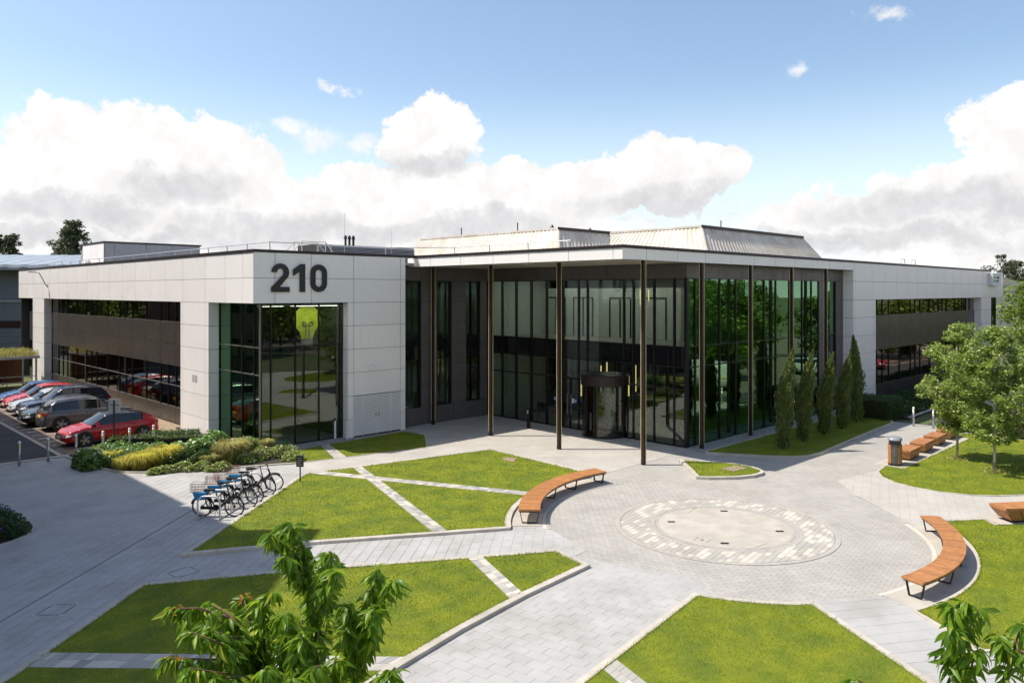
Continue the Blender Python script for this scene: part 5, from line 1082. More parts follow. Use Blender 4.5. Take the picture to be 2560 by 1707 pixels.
    if basket:
        m = MB(); x0, x1, y0, y1, z0, z1 = -.86, -.46, -.15, .15, .86, 1.12
        for z in (z0, z0 + .09, z0 + .18, z1): m.tube([(x0, y0, z), (x1, y0, z), (x1, y1, z), (x0, y1, z)], .005, 4, closed=True)
        for i in range(9):
            x = x0 + (x1 - x0) * i / 8; m.tube([(x, y0, z1), (x, y0, z0), (x, y1, z0), (x, y1, z1)], .004, 4)
        for i in range(6):
            y = y0 + (y1 - y0) * i / 5; m.tube([(x0, y, z1), (x0, y, z0), (x1, y, z0), (x1, y, z1)], .004, 4)
        m.build('wire_basket', 'wire_rust', t)
    return t
bl = ['hire bicycle with blue guards and wire basket, nearest in the rack', 'hire bicycle with blue guards and wire basket, second from the near end of the rack', 'hire bicycle with blue guards and wire basket, third from the near end of the rack', 'hire bicycle with blue guards and wire basket, fourth from the near end of the rack', 'black bicycle without basket at the far end of the rack']
for k in range(5):
    p = RK0 + RKD * (.42 + .80 * k) + Vector((RT.x, RT.y, 0)) * (.12 + .05 * (k % 2))
    bicycle(bl[k], (p.x, p.y, .004), rk_rz + R((-2, 4, -6, 3, 8)[k]), k < 4, k < 4, k in (0,), R((4, -7, 6, -3, 9)[k]))
# two red-framed bicycles and a table under the planted shelter
for k, (x, y) in enumerate(((11.0, 68.2), (12.6, 68.4))): bicycle(['dark bicycle at the left under the planted shelter', 'dark bicycle at the right under the planted shelter'][k], (x, y, 0), R(15), False, False)
pt = thing('picnic_table', 'reddish timber picnic table under the planted shelter', 'table', (12.2, 70.1, 0), R(20))
for k in range(5): MB().box(-.9, .9, -.36 + k * .15, -.225 + k * .15, .72, .76).build('top_board', 'timber', pt)
for y in (-.7, .7): MB().box(-.9, .9, y - .13, y + .13, .42, .46).build('seat_board', 'timber', pt)
for x in (-.6, .6): MB().box(x - .04, x + .04, -.75, .75, .36, .42).tube([(x, -.6, 0), (x, -.25, .72)], .04, 5).tube([(x, .6, 0), (x, .25, .72)], .04, 5).build('leg', 'timber', pt)
# ------------------------------------------------------------------ cars
PROFILE = {   # s along the car from tail to nose: (s, belt height, roof height, half-width factor), heights in parts of H
 'hatch': [(0, .42, .42, .84), (.012, .60, .60, .90), (.035, .70, .70, .94), (.06, .70, .76, .96), (.125, .695, .87, .99), (.20, .685, .945, 1), (.32, .672, .995, 1), (.45, .66, 1.0, 1), (.57, .645, .965, 1), (.735, .63, .64, 1), (.84, .58, .58, .98), (.94, .50, .50, .93), (.985, .38, .38, .84), (1, .30, .30, .74)],
 'suv': [(0, .42, .42, .86), (.012, .60, .60, .92), (.03, .66, .66, .95), (.05, .66, .76, .97), (.12, .66, .95, 1), (.28, .65, .995, 1), (.45, .64, 1.0, 1), (.58, .63, .96, 1), (.715, .62, .63, 1), (.84, .59, .59, .98), (.95, .54, .54, .94), (.985, .42, .42, .86), (1, .32, .32, .78)],
 'saloon': [(0, .42, .42, .82), (.015, .60, .60, .90), (.05, .68, .68, .94), (.13, .69, .70, .98), (.26, .685, .95, 1), (.40, .67, 1.0, 1), (.52, .655, .99, 1), (.60, .645, .93, 1), (.74, .63, .64, 1), (.86, .57, .57, .97), (.95, .49, .49, .92), (.985, .38, .38, .84), (1, .30, .30, .74)],
 'van': [(0, .45, .45, .95), (.006, .55, .98, .97), (.02, .55, 1.0, 1), (.3, .54, 1.0, 1), (.6, .53, 1.0, 1), (.72, .52, .97, 1), (.86, .50, .51, 1), (.95, .43, .43, .96), (.985, .33, .33, .88), (1, .22, .22, .8)],
}
def car(name, label, cat, paint, kind, L, Wd, H, loc, rz, group='parked cars', spoke='alloy', dark_roof=False):
    t = thing(name, label, cat, loc, rz, group); pr = np.array(PROFILE[kind]); zb = .20 if kind != 'suv' else .24
    S = np.unique(np.concatenate([np.linspace(0, 1, 46), pr[:, 0]])); belt = np.interp(S, pr[:, 0], pr[:, 1]) * H; roof = np.interp(S, pr[:, 0], pr[:, 2]) * H; wf = np.interp(S, pr[:, 0], pr[:, 3]) * Wd / 2
    def sm(a): b = a.copy(); b[1:-1] = (a[:-2] + 2 * a[1:-1] + a[2:]) / 4; return b
    belt, wf = sm(sm(belt)), sm(wf); roof = np.maximum(sm(roof), belt)
    rings = []
    for s, b, rf, w_ in zip(S, belt, roof, wf):
        x = (s - .5) * L; g = min(1, max(0, (rf - b) / (.30 * H))); lo = zb + .12 * max(0, 1 - min(s, 1 - s) / .05)
        lo = min(lo, b - .12)
        rings.append([(x, 0, lo), (x, w_ * .86, lo), (x, w_ * .985, lo + .10), (x, w_, .55 * b + .45 * lo), (x, w_ * .985, b - .07 * (b - lo)), (x, w_ * .93, b), (x, w_ * (.90 * (1 - g) + .76 * g), b + (rf - b) * .90), (x, w_ * (.80 * (1 - g) + .66 * g), b + (rf - b) * .985 + .012), (x, 0, rf + .022)])
    parts = {}
    ws0 = pr[[i for i in range(len(pr)) if pr[i][2] > .9][-1]][0]; ws1 = pr[[i for i in range(len(pr)) if pr[i][2] > pr[i][1] + .005][-1]][0]
    rw1 = pr[[i for i in range(len(pr)) if pr[i][2] > .9][0]][0]; rw0 = pr[[i for i in range(len(pr)) if pr[i][2] > pr[i][1] + .005][0]][0]
    def tagf(i, k):
        s = (S[i] + S[i + 1]) / 2; gh = min(roof[i] - belt[i], roof[i + 1] - belt[i + 1])
        if k == 5 and gh > .13 * H:
            lo_, hi_ = (rw1 - .02, ws0 + .085) if kind != 'van' else (.62, .80)
            if lo_ < s < hi_ and not any(abs(s - p) < .011 for p in ((.44, .27) if kind != 'van' else (.66,))): return 'side_window'
            if lo_ < s < hi_ and kind != 'van': return 'window_pillar'
        if k in (6, 7) and ws0 + .012 < s < ws1 - .012: return 'windscreen'
        if k in (6, 7) and kind != 'van' and rw0 - .02 < s < rw1 - .02: return 'rear_window'
        if k in (6, 7) and dark_roof and rw1 - .03 < s < ws0 + .02: return 'roof_panel'
        return 'body'
    for i in range(len(S) - 1):
        for k in range(8):
            tg = tagf(i, k)
            for sg in (1, -1):
                key = tg if tg not in ('side_window', 'window_pillar') else (tg, sg, sum((S[i] + S[i + 1]) / 2 > p for p in (.27, .44, .66)))
                m = parts.setdefault(key, MB())
                q = [rings[i][k], rings[i + 1][k], rings[i + 1][k + 1], rings[i][k + 1]]; q = [(x, y * sg, z) for x, y, z in q]
                m.add(q, [(0, 1, 2, 3) if sg < 0 else (3, 2, 1, 0)])
    for e, rev in ((0, 0), (-1, 1)):
        r_ = rings[e]; q = r_ + [(x, -y, z) for x, y, z in r_[1:-1]][::-1]; parts['body'].add(q, [tuple(range(len(q)))])
    for tg, m in parts.items():
        tg = tg if isinstance(tg, str) else tg[0]
        me = m.mesh(tg, True); bm = bmesh.new(); bm.from_mesh(me); bmesh.ops.remove_doubles(bm, verts=bm.verts, dist=.0005); bmesh.ops.recalc_face_normals(bm, faces=bm.faces); bm.to_mesh(me); bm.free()
        obj(tg, me, {'body': paint, 'roof_panel': 'paint_black', 'window_pillar': 'paint_black'}.get(tg, 'car_glass'), t)
    r = .325 if kind == 'hatch' else (.37 if kind == 'suv' else .335); fxw, rxw = L * .5 - .90, -L * .5 + .82
    if kind == 'van': r, fxw, rxw = .34, L * .5 - .95, -L * .5 + 1.0
    q90 = Matrix.Rotation(R(90), 3, 'X'); ins = Wd / 2
    for x in (fxw, rxw):
        for sg in (-1, 1):
            MB().lathe([(r + .075, -.006), (r + .075, .006)], 26, (x, sg * (ins - .004), r + .01), q90).build('wheel_arch', 'black', t)
            wl = MB().lathe([(r * .62, -.10), (r * .97, -.10), (r, -.07), (r, .07), (r * .97, .10), (r * .62, .10)], 26, (x, sg * (ins - .075), r), q90).build('wheel', 'rubber', t, False)
            m = MB().lathe([(r * .70, -.008), (r * .74, .008)], 24, (x, sg * (ins + .012), r), q90, cap=False); y = sg * (ins + .018)
            for k in range(5):
                for d in (-.13, .13):
                    a = 2 * pi * k / 5 + d; m.tube([(x + .06 * cos(a), y, r + .06 * sin(a)), (x + r * .71 * cos(a * 1 + d * .5), y, r + r * .71 * sin(a + d * .5))], .026, 5)
            m.lathe([(.065, -.01), (.065, .012)], 12, (x, y, r), q90); m.build('rim', spoke, wl)
            MB().lathe([(r * .70, 0), (r * .70, .004)], 20, (x, sg * (ins + .0), r), q90).build('rim_well', 'black', wl)
    zf = .52 * .9
    hx = L / 2; b9 = np.interp(.955, S, belt)
    for sg in (-1, 1):
        hl_ = MB().add([(hx - .20, sg * Wd * .43, b9 - .02), (hx - .06, sg * Wd * .30, b9 - .07), (hx - .03, sg * Wd * .27, b9 - .17), (hx - .11, sg * Wd * .455, b9 - .16), (hx - .34, sg * Wd * .475, b9 + .0), (hx - .36, sg * Wd * .487, b9 - .10)], [(0, 1, 2, 3), (0, 3, 5, 4)] if sg > 0 else [(3, 2, 1, 0), (4, 5, 3, 0)])
        hl_.v = [(x + .018, y + sg * .012, z + .006) for x, y, z in hl_.v]; hl_.build('headlight', 'lamp_white', t)
        b1 = np.interp(.03, S, belt)
        tl = MB().add([(-hx + .03, sg * Wd * .24, b1 - .05), (-hx + .02, sg * Wd * .24, b1 - .20), (-hx + .07, sg * Wd * .46, b1 - .20), (-hx + .09, sg * Wd * .455, b1 - .04), (-hx + .30, sg * Wd * .488, b1 - .06), (-hx + .28, sg * Wd * .494, b1 - .16)], [(0, 1, 2, 3), (3, 2, 5, 4)] if sg < 0 else [(3, 2, 1, 0), (4, 5, 2, 3)])
        tl.v = [(x - .03, y + sg * .012, z) for x, y, z in tl.v]; tl.build('tail_light', 'lamp_red', t)
        sm_ = .735 if kind != 'van' else .80; mx = (sm_ - .5) * L - .12; mz = np.interp(sm_, S, belt) + .08; MB().obox((mx, sg * (Wd / 2 + .07), mz), .12, .20, .13).build('mirror', paint if rng.random() < .5 else 'paint_black', t)
        for s_ in ((.30, .50) if kind != 'van' else (.70,)): MB().obox(((s_ - .5) * L, sg * (Wd / 2 - .005), np.interp(s_, S, belt) - .10), .20, .03, .03).build('door_handle', 'chrome' if kind == 'suv' else paint, t)
        for s_ in ((.275, .445, .655) if kind != 'van' else (.62, .80)):
            x = (s_ - .5) * L; MB().box(x - .004, x + .004, sg * Wd / 2 - .012 if sg > 0 else -Wd / 2 - .002, sg * Wd / 2 + .002 if sg > 0 else -Wd / 2 + .012, zb + .16, np.interp(s_, S, belt) * .93).build('door_gap', 'black', t)
        if kind == 'suv': MB().tube([((s_ - .5) * L, sg * Wd * .335, np.interp(s_, S, roof) + .035) for s_ in (.14, .25, .4, .55)], .018, 5).build('roof_rail', 'chrome', t)
        xs_ = [s_ for s_ in np.linspace(rw1 - .02, ws0 + .08, 14)]
        if kind in ('suv', 'saloon'): MB().tube([((s_ - .5) * L, sg * (np.interp(s_, S, wf) * .955), np.interp(s_, S, belt) - .005) for s_ in xs_], .012, 5).build('window_trim', 'chrome', t)
    MB().box(hx - .16, hx - .02, -Wd * .29, Wd * .29, zb + .12, zb + .36).build('grille', 'black', t); MB().box(hx - .022, hx + .012, -.26, .26, zb + .20, zb + .31).build('number_plate', 'plate_white', t)
    MB().box(-hx - .018, -hx + .05, -.26, .26, .44 * H, .44 * H + .11).build('number_plate', 'plate_yellow', t); MB().box(-hx - .01, -hx + .12, -Wd * .36, Wd * .36, zb + .02, zb + .16).build('rear_valance', 'black', t)
    MB().box(-L * .3, L * .3, -Wd / 2 + .01, Wd / 2 - .01, zb - .03, zb + .06).build('sill', 'black', t)
    if kind == 'suv': MB().box(hx - .03, hx + .02, -Wd * .2, Wd * .2, zb + .36, zb + .50).build('upper_grille', 'chrome', t)
    return t
FACE = pi     # nose towards the road (-X)
car('red_car', 'red hatchback with black alloy wheels parked nearest the planting bed', 'car', 'paint_red', 'hatch', 4.35, 1.79, 1.45, (12.38, 41.42, -.01), FACE, spoke='alloy', dark_roof=True)
car('grey_car', 'grey estate car with silver wheels, its tail towards the road', 'car', 'paint_grey', 'suv', 4.65, 1.88, 1.63, (12.95, 46.85, -.01), 0)
car('black_car', 'black car with chrome grille, nose to the road beside the grey estate', 'car', 'paint_black', 'saloon', 4.7, 1.87, 1.50, (12.55, 49.1, -.01), FACE)
car('navy_car', 'dark navy sport utility car with bright side trim, behind the black car', 'car', 'paint_navy', 'suv', 4.75, 1.93, 1.75, (12.95, 51.4, -.01), FACE)
car('silver_car', 'silver car mostly hidden between the navy and the second red car', 'car', 'paint_silver', 'saloon', 4.5, 1.8, 1.46, (12.85, 53.7, -.01), FACE)
car('red_car', 'second red car, farther along the row beside the blue car', 'car', 'paint_red_bright', 'hatch', 4.5, 1.83, 1.52, (13.0, 56.0, -.01), FACE)
car('blue_car', 'bright blue hatchback, farthest of the parked row', 'car', 'paint_blue', 'hatch', 4.35, 1.8, 1.48, (13.0, 58.35, -.01), FACE)
# car park to the right: glimpsed behind the leaves and mirrored in the windows
car('white_van', 'white van glimpsed behind the right-hand tree leaves', 'van', 'paint_car_white', 'van', 5.3, 1.98, 2.1, (52.5, 8.3, 0), R(-60), 'vehicles in the right-hand car park')
car('white_car', 'white car in the far right car park near the wing end', 'car', 'paint_car_white', 'hatch', 4.4, 1.8, 1.5, (67, 10.2, 0), R(95), 'vehicles in the right-hand car park')
car('maroon_car', 'dark red car parked among the far right trees', 'car', 'paint_red', 'saloon', 4.6, 1.82, 1.45, (76.5, 10.6, 0), R(92), 'vehicles in the right-hand car park')
for k, (x, y, pnt, kd, nm, lb) in enumerate(((56, -4, 'paint_silver', 'suv', 'silver_car', 'silver utility car mirrored in the right wing windows'), (59, -4.5, 'paint_black', 'hatch', 'black_car', 'black hatchback mirrored in the right wing windows'), (53, -3.5, 'paint_grey', 'hatch', 'grey_car', 'grey hatchback mirrored in the right wing windows'), (66, -3, 'paint_car_white', 'saloon', 'white_car', 'white saloon mirrored in the right wing windows'))):
    car(nm, lb, 'car', pnt, kd, 4.5, 1.82, 1.6 if kd == 'suv' else 1.47, (x, y, 0), R(70), 'vehicles in the right-hand car park')
car('white_van', 'white panel van mirrored in the atrium side glass', 'van', 'paint_car_white', 'van', 5.4, 2.0, 2.2, (43.5, .5, -.06), R(165), 'vehicles in the right-hand car park')
# ------------------------------------------------------------------ trees
birch = [('birch_tree', 'young white-stemmed tree nearer the block benches on the right lawn', (37.7, 10.45, .03), 5.85, 1.22), ('birch_tree', 'young white-stemmed tree standing nearest us on the right lawn', (36.12, 8.66, .03), 5.8, 1.42)]
for k, (nm, lb, loc, h, cr) in enumerate(birch):
    t = tree(nm, lb, 'tree', loc, h, cr, 1.25, 260, 78, .25, .115, 'leaf_birch', 'bark_birch', .062, 'young trees on the right lawn', rz=k * 2.1, up=.45)
    P = np.column_stack([nr.normal(0, .22, 140), nr.normal(0, .22, 140), np.abs(nr.normal(0, .06, 140))]); obj('base_growth', leafmesh('base_growth', P, .14, 'grass_tuft', .1, .25), None, t)
t = tree('birch_tree', 'young white-stemmed tree cut by the right edge of the picture', 'tree', (37.9, 6.6, .03), 6.0, 1.6, 1.4, 260, 78, .25, .115, 'leaf_birch', 'bark_birch', .065, 'young trees on the right lawn')
# five columnar cypresses
cyl = ['columnar cypress nearest the atrium corner, first of the five', 'columnar cypress, second from the atrium corner', 'columnar cypress with pale leaning tip, middle one of the five', 'columnar cypress, fourth from the atrium corner', 'columnar cypress, tallest dark one against the white pier']
for k, ((x, y), h, r) in enumerate(zip(((34.0, 16.69), (36.4, 16.84), (38.85, 16.87), (41.3, 16.98), (44.05, 17.29)), (4.7, 4.45, 4.2, 4.05, 4.85), (.33, .31, .33, .30, .33))):
    t = thing('cypress', cyl[k], 'tree', (x, y, .09), 0, 'row of columnar cypresses'); n = 7500
    u = nr.random(n) ** .9; z = .12 + (h - .12) * u; a = nr.uniform(0, 2 * pi, n); bump_ = 1 + .20 * np.sin(a * 3 + z * 3.2 + k) + .16 * np.sin(a * 5 - z * 6.1) + .1 * np.sin(z * 11 + a * 2)
    rad = r * np.where(u < .45, .68 + .75 * u, 1.0175 * np.clip(1 - ((u - .45) / .56) ** 1.6, .04, 1)) * bump_ * nr.uniform(.62, 1.22, n)
    lean = (.42 * u ** 2.2) * (1.1 if k != 4 else -.5)
    P = np.column_stack([rad * np.cos(a) + lean * RT.x, rad * np.sin(a) + lean * RT.y, z])
    D = np.column_stack([np.cos(a) * .35 + RT.x * .25 * u, np.sin(a) * .35 + RT.y * .25 * u, np.ones(n)])
    obj('crown', leafmesh('crown', P, .125, 'leaf_cypress', .0, .40, D, .58), None, t)
    MB().tube([(0, 0, -.1), (0, 0, h * .5), (lean.max() * RT.x * .8, lean.max() * RT.y * .8, h * .95)], [.07, .05, .015], 7).build('trunk', 'bark', t)
    m = MB(); nn = 14
    m.v = [(r * .55 * min(1, .62 + q * 2.2) * max(.03, 1 - q ** 1.8) * cos(2 * pi * i / nn) + .42 * q ** 2.2 * RT.x * (1.1 if k != 4 else -.5), r * .55 * min(1, .62 + q * 2.2) * max(.03, 1 - q ** 1.8) * sin(2 * pi * i / nn) + .42 * q ** 2.2 * RT.y * (1.1 if k != 4 else -.5), .15 + (h - .3) * q) for q in np.linspace(0, 1, 14) for i in range(nn)]
    m.f = [(j * nn + i, j * nn + (i + 1) % nn, (j + 1) * nn + (i + 1) % nn, (j + 1) * nn + i) for j in range(13) for i in range(nn)]; m.build('inner_foliage', 'leaf_cypress', t)
# ------------------------------------------------------------------ shrubs and hedges
def bush(name, label, loc, r, n, lsize, mat, cat='shrub', group='shrubs in the planting bed', up=.35, shell=.7, box=None, rz=0, core=True, aspect=.6):
    t = thing(name, label, cat, (loc[0], loc[1], 0.0), rz, group); z0 = loc[2] if len(loc) > 2 else .05
    if box:
        bx_, by_, bz_ = r; P = nr.uniform(-1, 1, (n, 3)); f = nr.integers(0, 5, n)
        for i in range(3): P[:, i] *= .5
        ext = np.where(f < 1, 0, np.where(f < 2, 0, np.where(f < 4, 1, 2))); sg_ = np.where(nr.random(n) < .5, -.5, .5)
        for i in range(3):
            mk = ext == i; P[mk, i] = np.where(i == 2, .5, sg_[mk]) + nr.normal(0, .03, mk.sum())
        P = P * np.array((bx_, by_, bz_)); P[:, 2] += bz_ / 2 + z0 + nr.normal(0, .03, n); P[:, :2] *= 1 + .05 * np.sin(P[:, [1]] * 5)
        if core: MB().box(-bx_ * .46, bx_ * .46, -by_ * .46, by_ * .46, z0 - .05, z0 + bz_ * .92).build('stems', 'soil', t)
    else:
        P = blob(n, (0, 0, 0), (1, 1, 1), shell); k = 1 + .12 * np.sin(P[:, 0] * 5 + loc[0]) + .12 * np.cos(P[:, 1] * 6 + loc[1]); P *= k[:, None]; P[:, 2] = np.abs(P[:, 2]); P *= np.array(r); P[:, 2] += z0
        if core:
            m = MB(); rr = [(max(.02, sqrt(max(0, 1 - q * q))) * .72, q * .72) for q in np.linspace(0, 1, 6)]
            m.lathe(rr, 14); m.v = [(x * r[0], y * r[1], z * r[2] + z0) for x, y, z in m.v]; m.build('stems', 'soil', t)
    obj('foliage', leafmesh('foliage', P, lsize, mat, up, aspect), None, t); return t
def tuft(name, label, loc, r, n, mat, h, droop=.5, wind=(0, 0), group='grasses in the planting bed'):
    """mound of arching grass blades, each blade two bent segments"""
    t = thing(name, label, 'grass', (loc[0], loc[1], .04), 0, group); a = nr.uniform(0, 2 * pi, n); q = np.sqrt(nr.random(n)) * .45
    B0 = np.column_stack([q * r[0] * np.cos(a), q * r[1] * np.sin(a), np.zeros(n)]); ln = nr.uniform(.7, 1.15, n); a2 = a + nr.normal(0, .5, n)
    out_ = np.column_stack([np.cos(a2) * r[0], np.sin(a2) * r[1], np.zeros(n)]) * (nr.uniform(.35, .75, n) * ln)[:, None] + np.array((wind[0], wind[1], 0)) * (ln * h)[:, None]
    M1 = B0 + out_ * .45 + np.array((0, 0, 1)) * (h * ln * .85)[:, None]; E1 = B0 + out_ + np.array((0, 0, 1)) * (h * ln * (1 - droop * nr.uniform(.4, 1.3, n)))[:, None]; E1[:, 2] = np.maximum(E1[:, 2], .02)
    sd = np.column_stack([-np.sin(a2), np.cos(a2), np.zeros(n)]) * .011
    V = np.stack([B0 - sd, B0 + sd, M1 + sd, M1 - sd, E1], 1).reshape(-1, 3); i5 = np.arange(n)[:, None] * 5
    T = np.concatenate([i5 + np.array([[0, 1, 2]]), i5 + np.array([[0, 2, 3]]), i5 + np.array([[3, 2, 4]])], 1).reshape(-1, 3)
    me = npmesh('blades', V, tris=T); me.materials.append(MATS[mat]); obj('blades', me, None, t); return t
def Mz(x, y, z=.3): return G(220 + x * .2381, 1040 + y * .2381, z)
for k, (x, y, rx_, ry_, h) in enumerate(((40, 400, .75, .8, .72), (250, 330, .95, .8, .70), (480, 345, .95, .8, .68), (700, 340, .95, .8, .66), (930, 340, .95, .8, .70), (1150, 320, .85, .8, .8), (1350, 280, .85, .85, 1.0))):
    p = Mz(x, y, .55); bush('laurel_shrub', ['shaded leafy shrub at the left tip of the planting bed', 'pale-leaved shrub below the near red car front wheel', 'pale-leaved shrub second along the middle of the bed', 'pale-leaved shrub in the middle of the planting bed', 'pale-leaved shrub right of the middle of the bed', 'pale-leaved shrub before the white corner pier', 'tall leafy shrub against the glazed corner of the 210 block'][k], p, (rx_, ry_, h), 1900, .16, 'leaf_laurel', up=.5)
for k, (x, y, rx_, ry_, h) in enumerate(((150, 430, .6, .5, .6), (420, 430, .7, .5, .62), (640, 430, .65, .5, .6), (980, 430, .7, .55, .65), (1180, 440, .6, .5, .6))):
    p = Mz(x, y, .35); bush('box_shrub', ['dark clipped shrub at the left behind the golden grass', 'dark clipped shrub behind the small golden grass', 'dark clipped shrub behind the large golden grass', 'dark clipped shrub right of the large golden grass', 'dark clipped shrub beside the feathery grass'][k], p, (rx_, ry_, h), 2600, .075, 'leaf_box')
for k, (x, y, z, sx, sy, sz) in enumerate(((900, 215, .35, 2.1, .9, .55), (560, 255, .35, 2.6, .8, .5), (1000, 262, .3, 2.2, .7, .5))):
    p = Mz(x, y, z); bush('low_hedge', ['clipped low hedge by the gravel beside the white pier', 'clipped low hedge behind the red car bollards', 'clipped low hedge in the middle before the pier'][k], p, (sx, sy, sz), 3600, .08, 'leaf_box', 'hedge', 'low hedges', box=True, rz=R(-30))
for k, (x, y, rx_, ry_, h) in enumerate(((90, 500, .55, .45, .5), (250, 480, .6, .5, .5), (370, 540, .6, .5, .45), (560, 530, .9, .65, .62), (770, 490, .95, .7, .72))):
    p = Mz(x, y, .1); tuft('golden_grass', ['dull golden grass mound at the left of the bed front', 'golden grass mound before the dark shrub', 'low golden grass mound near the paving edge', 'broad golden grass mound in the bed front', 'largest bright golden grass mound in the bed'][k], p, (rx_, ry_), 1500, 'grass_gold', h * 1.15, .55, (.25 * RT.x, .25 * RT.y))
for k, (x, y, rx_, ry_, h) in enumerate(((1480, 470, .95, .8, 1.0), (1290, 500, .6, .5, .5), (1860, 360, .4, .4, .6))):
    p = Mz(x, y, .1); tuft('feather_grass', ['tall feathery grass tuft at the right of the bed', 'smaller feathery grass tuft beside the dark shrub', 'small feathery tuft at the foot of the corner glass'][k], p, (rx_, ry_), 1500, 'grass_tuft', h, .35, (.15 * RT.x, .15 * RT.y))
for k, (x, y, rx_, ry_, h) in enumerate(((760, 575, .5, .35, .25), (960, 550, .6, .4, .3), (1180, 540, .6, .4, .3), (1380, 545, .55, .35, .28), (1660, 470, .7, .5, .4), (1850, 430, .75, .55, .5), (2050, 410, .7, .5, .5), (2150, 450, .5, .4, .4), (1700, 350, .5, .5, .7))):
    p = Mz(x, y, .1); bush('variegated_shrub', ['low pale-leaved ground shrub under the largest golden grass', 'low ground shrub at the paving edge, second from the golden grass', 'low ground shrub at the paving edge, third from the golden grass', 'low ground shrub in front of the feathery grass', 'cream-leaved shrub right of the feathery grass', 'cream-leaved shrub in the right part of the bed', 'large cream-leaved shrub before the front glass', 'cream-leaved shrub at the right tip of the bed', 'upright green shrub at the corner glass'][k], p, (rx_, ry_, h), 900, .10, 'leaf_varieg', up=.4)
# purple-flowered bush at the left edge
t = bush('flowering_shrub', 'dark green bush with purple flowers at the left edge of the forecourt', (4.55, 28.0, .02), (1.35, 1.5, .8), 5200, .10, 'leaf_geranium', group='shrubs by the forecourt')
P = blob(240, (0, 0, 0), (1.42, 1.56, .88), .93); P[:, 2] = np.abs(P[:, 2]) * .9 + .1; obj('flowers', leafmesh('flowers', P[(P @ np.array((RT.x, RT.y, .2))) > .2], .075, 'petal_purple', .5, .9), None, t)
bush('flowering_shrub', 'second dark bush behind the purple-flowered one at the left edge', (3.2, 29.6, .02), (1.5, 1.5, .8), 3600, .10, 'leaf_geranium', group='shrubs by the forecourt')
MB().lathe([(1.75, -.05), (1.75, .03)], 30, (4.4, 28.1, 0)).build('planting_bed', 'soil', kind='structure')
kerbrun(arcpts((4.4, 28.1), 1.86, -95, 75, 14), .1, -.05, .045, bpy.data.objects['planting_bed.001'])
# hedge and low planting on the right
bush('hedge', 'clipped square hedge at the end of the cypress lawn', (46.9, 17.3, .05), (2.3, 2.1, 1.15), 9000, .085, 'leaf_box', 'hedge', 'hedges on the right', box=True, rz=R(2))
bush('hedge', 'long clipped hedge behind the young trees on the right lawn', (45.9, 8.6, .03), (1.1, 7.6, 1.0), 12000, .095, 'leaf_tree', 'hedge', 'hedges on the right', box=True)
rl = ['low green planting nearest the hedge along the right wing', 'low planting second from the hedge along the right wing', 'reddish low planting along the right wing', 'broad green low planting along the right wing', 'far low planting along the right wing', 'farthest low planting by the right wing end']
for k in range(6): bush('low_planting', rl[k], (50.2 + k * 4.6, 17.6, .02), (2.6, 1.5, .75 + .12 * (k % 3)), 3200, .16, ['leaf_box', 'leaf_geranium', 'grass_tuft', 'leaf_box', 'leaf_geranium', 'leaf_box'][k], 'planting', 'planting along the right wing')
MB().prism([(47.9, 15.75), (84, 16.4), (84, 19.9), (47.9, 19.9)], -.05, .03).build('planting_bed', 'soil', kind='structure')
kerbrun([(48.0, 15.75), (60, 16.0), (76, 16.3)], .15, -.05, .09, bpy.data.objects['planting_bed.002'])
# far trees
def fartree(nm, lb, loc, h, r, mat='leaf_tree', z0=None, rz=0, n=70, shape='oval', rc=.24, ls=.42, lean=(0, 0)):
    return tree(nm, lb, 'tree', loc, h, r, h * .22 if z0 is None else z0, n, 60, r * rc, ls, mat, 'bark', h * .018, 'background trees', rz=rz, shape=shape, lean=lean)
p = AT(150, 729, 125); pa = fartree('poplar_tree', 'tall windblown poplar above the warehouse roof, left of the stair enclosure', (p.x, p.y, 0), 18.6, 2.6, 'leaf_dark', 3, n=230, rc=.26, ls=.45, lean=(1.5, -1.5))
p = AT(30, 729, 135); fartree('poplar_tree', 'lower dark tree above the warehouse roof at the left edge', (p.x, p.y, 0), 17.3, 1.9, 'leaf_dark', 3, n=120, rc=.32, ls=.45)
p = AT(-6, 729, 135); fartree('poplar_tree', 'dark tree cut by the left edge above the warehouse', (p.x, p.y, 0), 17.2, 1.8, 'leaf_dark', 3, n=120, rc=.32, ls=.45)
for k, (px, d, h, r) in enumerate(((2505, 150, 14.3, 3.6), (2540, 150, 13.2, 4.0), (2585, 160, 14, 5))):
    p = AT(px, 729, d); fartree('dark_tree', ['dark far tree just right of the wall sign', 'dark far tree second from the wall sign', 'dark far tree at the right edge'][k], (p.x, p.y, 0), h, r, 'leaf_dark', 3, rz=k)
for k, (x, y, h, r) in enumerate(((92, 17, 7.8, 3.6), (97, 12, 8.4, 4.2), (90, 9.5, 6.2, 3.4), (104, 20, 8.8, 4.5), (84, 4, 7.0, 3.6))):
    fartree('broadleaf_tree', ['bright green tree at the end of the right wing', 'bright green tree farther right behind the wing end', 'lower green tree beside the right car park', 'tall green tree behind the wing end', 'green tree in the right car park'][k], (x, y, 0), h, r, 'leaf_tree', .8, rz=k, n=90)
hl_ = thing('domed_hall', 'pale domed roof far right beyond the green trees', 'building', (150, 52, 0), R(45)); MB().box(-20, 20, -14, 14, 0, 6.2).build('wall', 'sett_pale', hl_); loft([[(-20 + (40 * i), 14 * cos(a), 6.2 + 4 * sin(a)) for a in np.linspace(0, pi, 17)] for i in (0, 1)], True).build('roof', 'sett_pale', hl_)
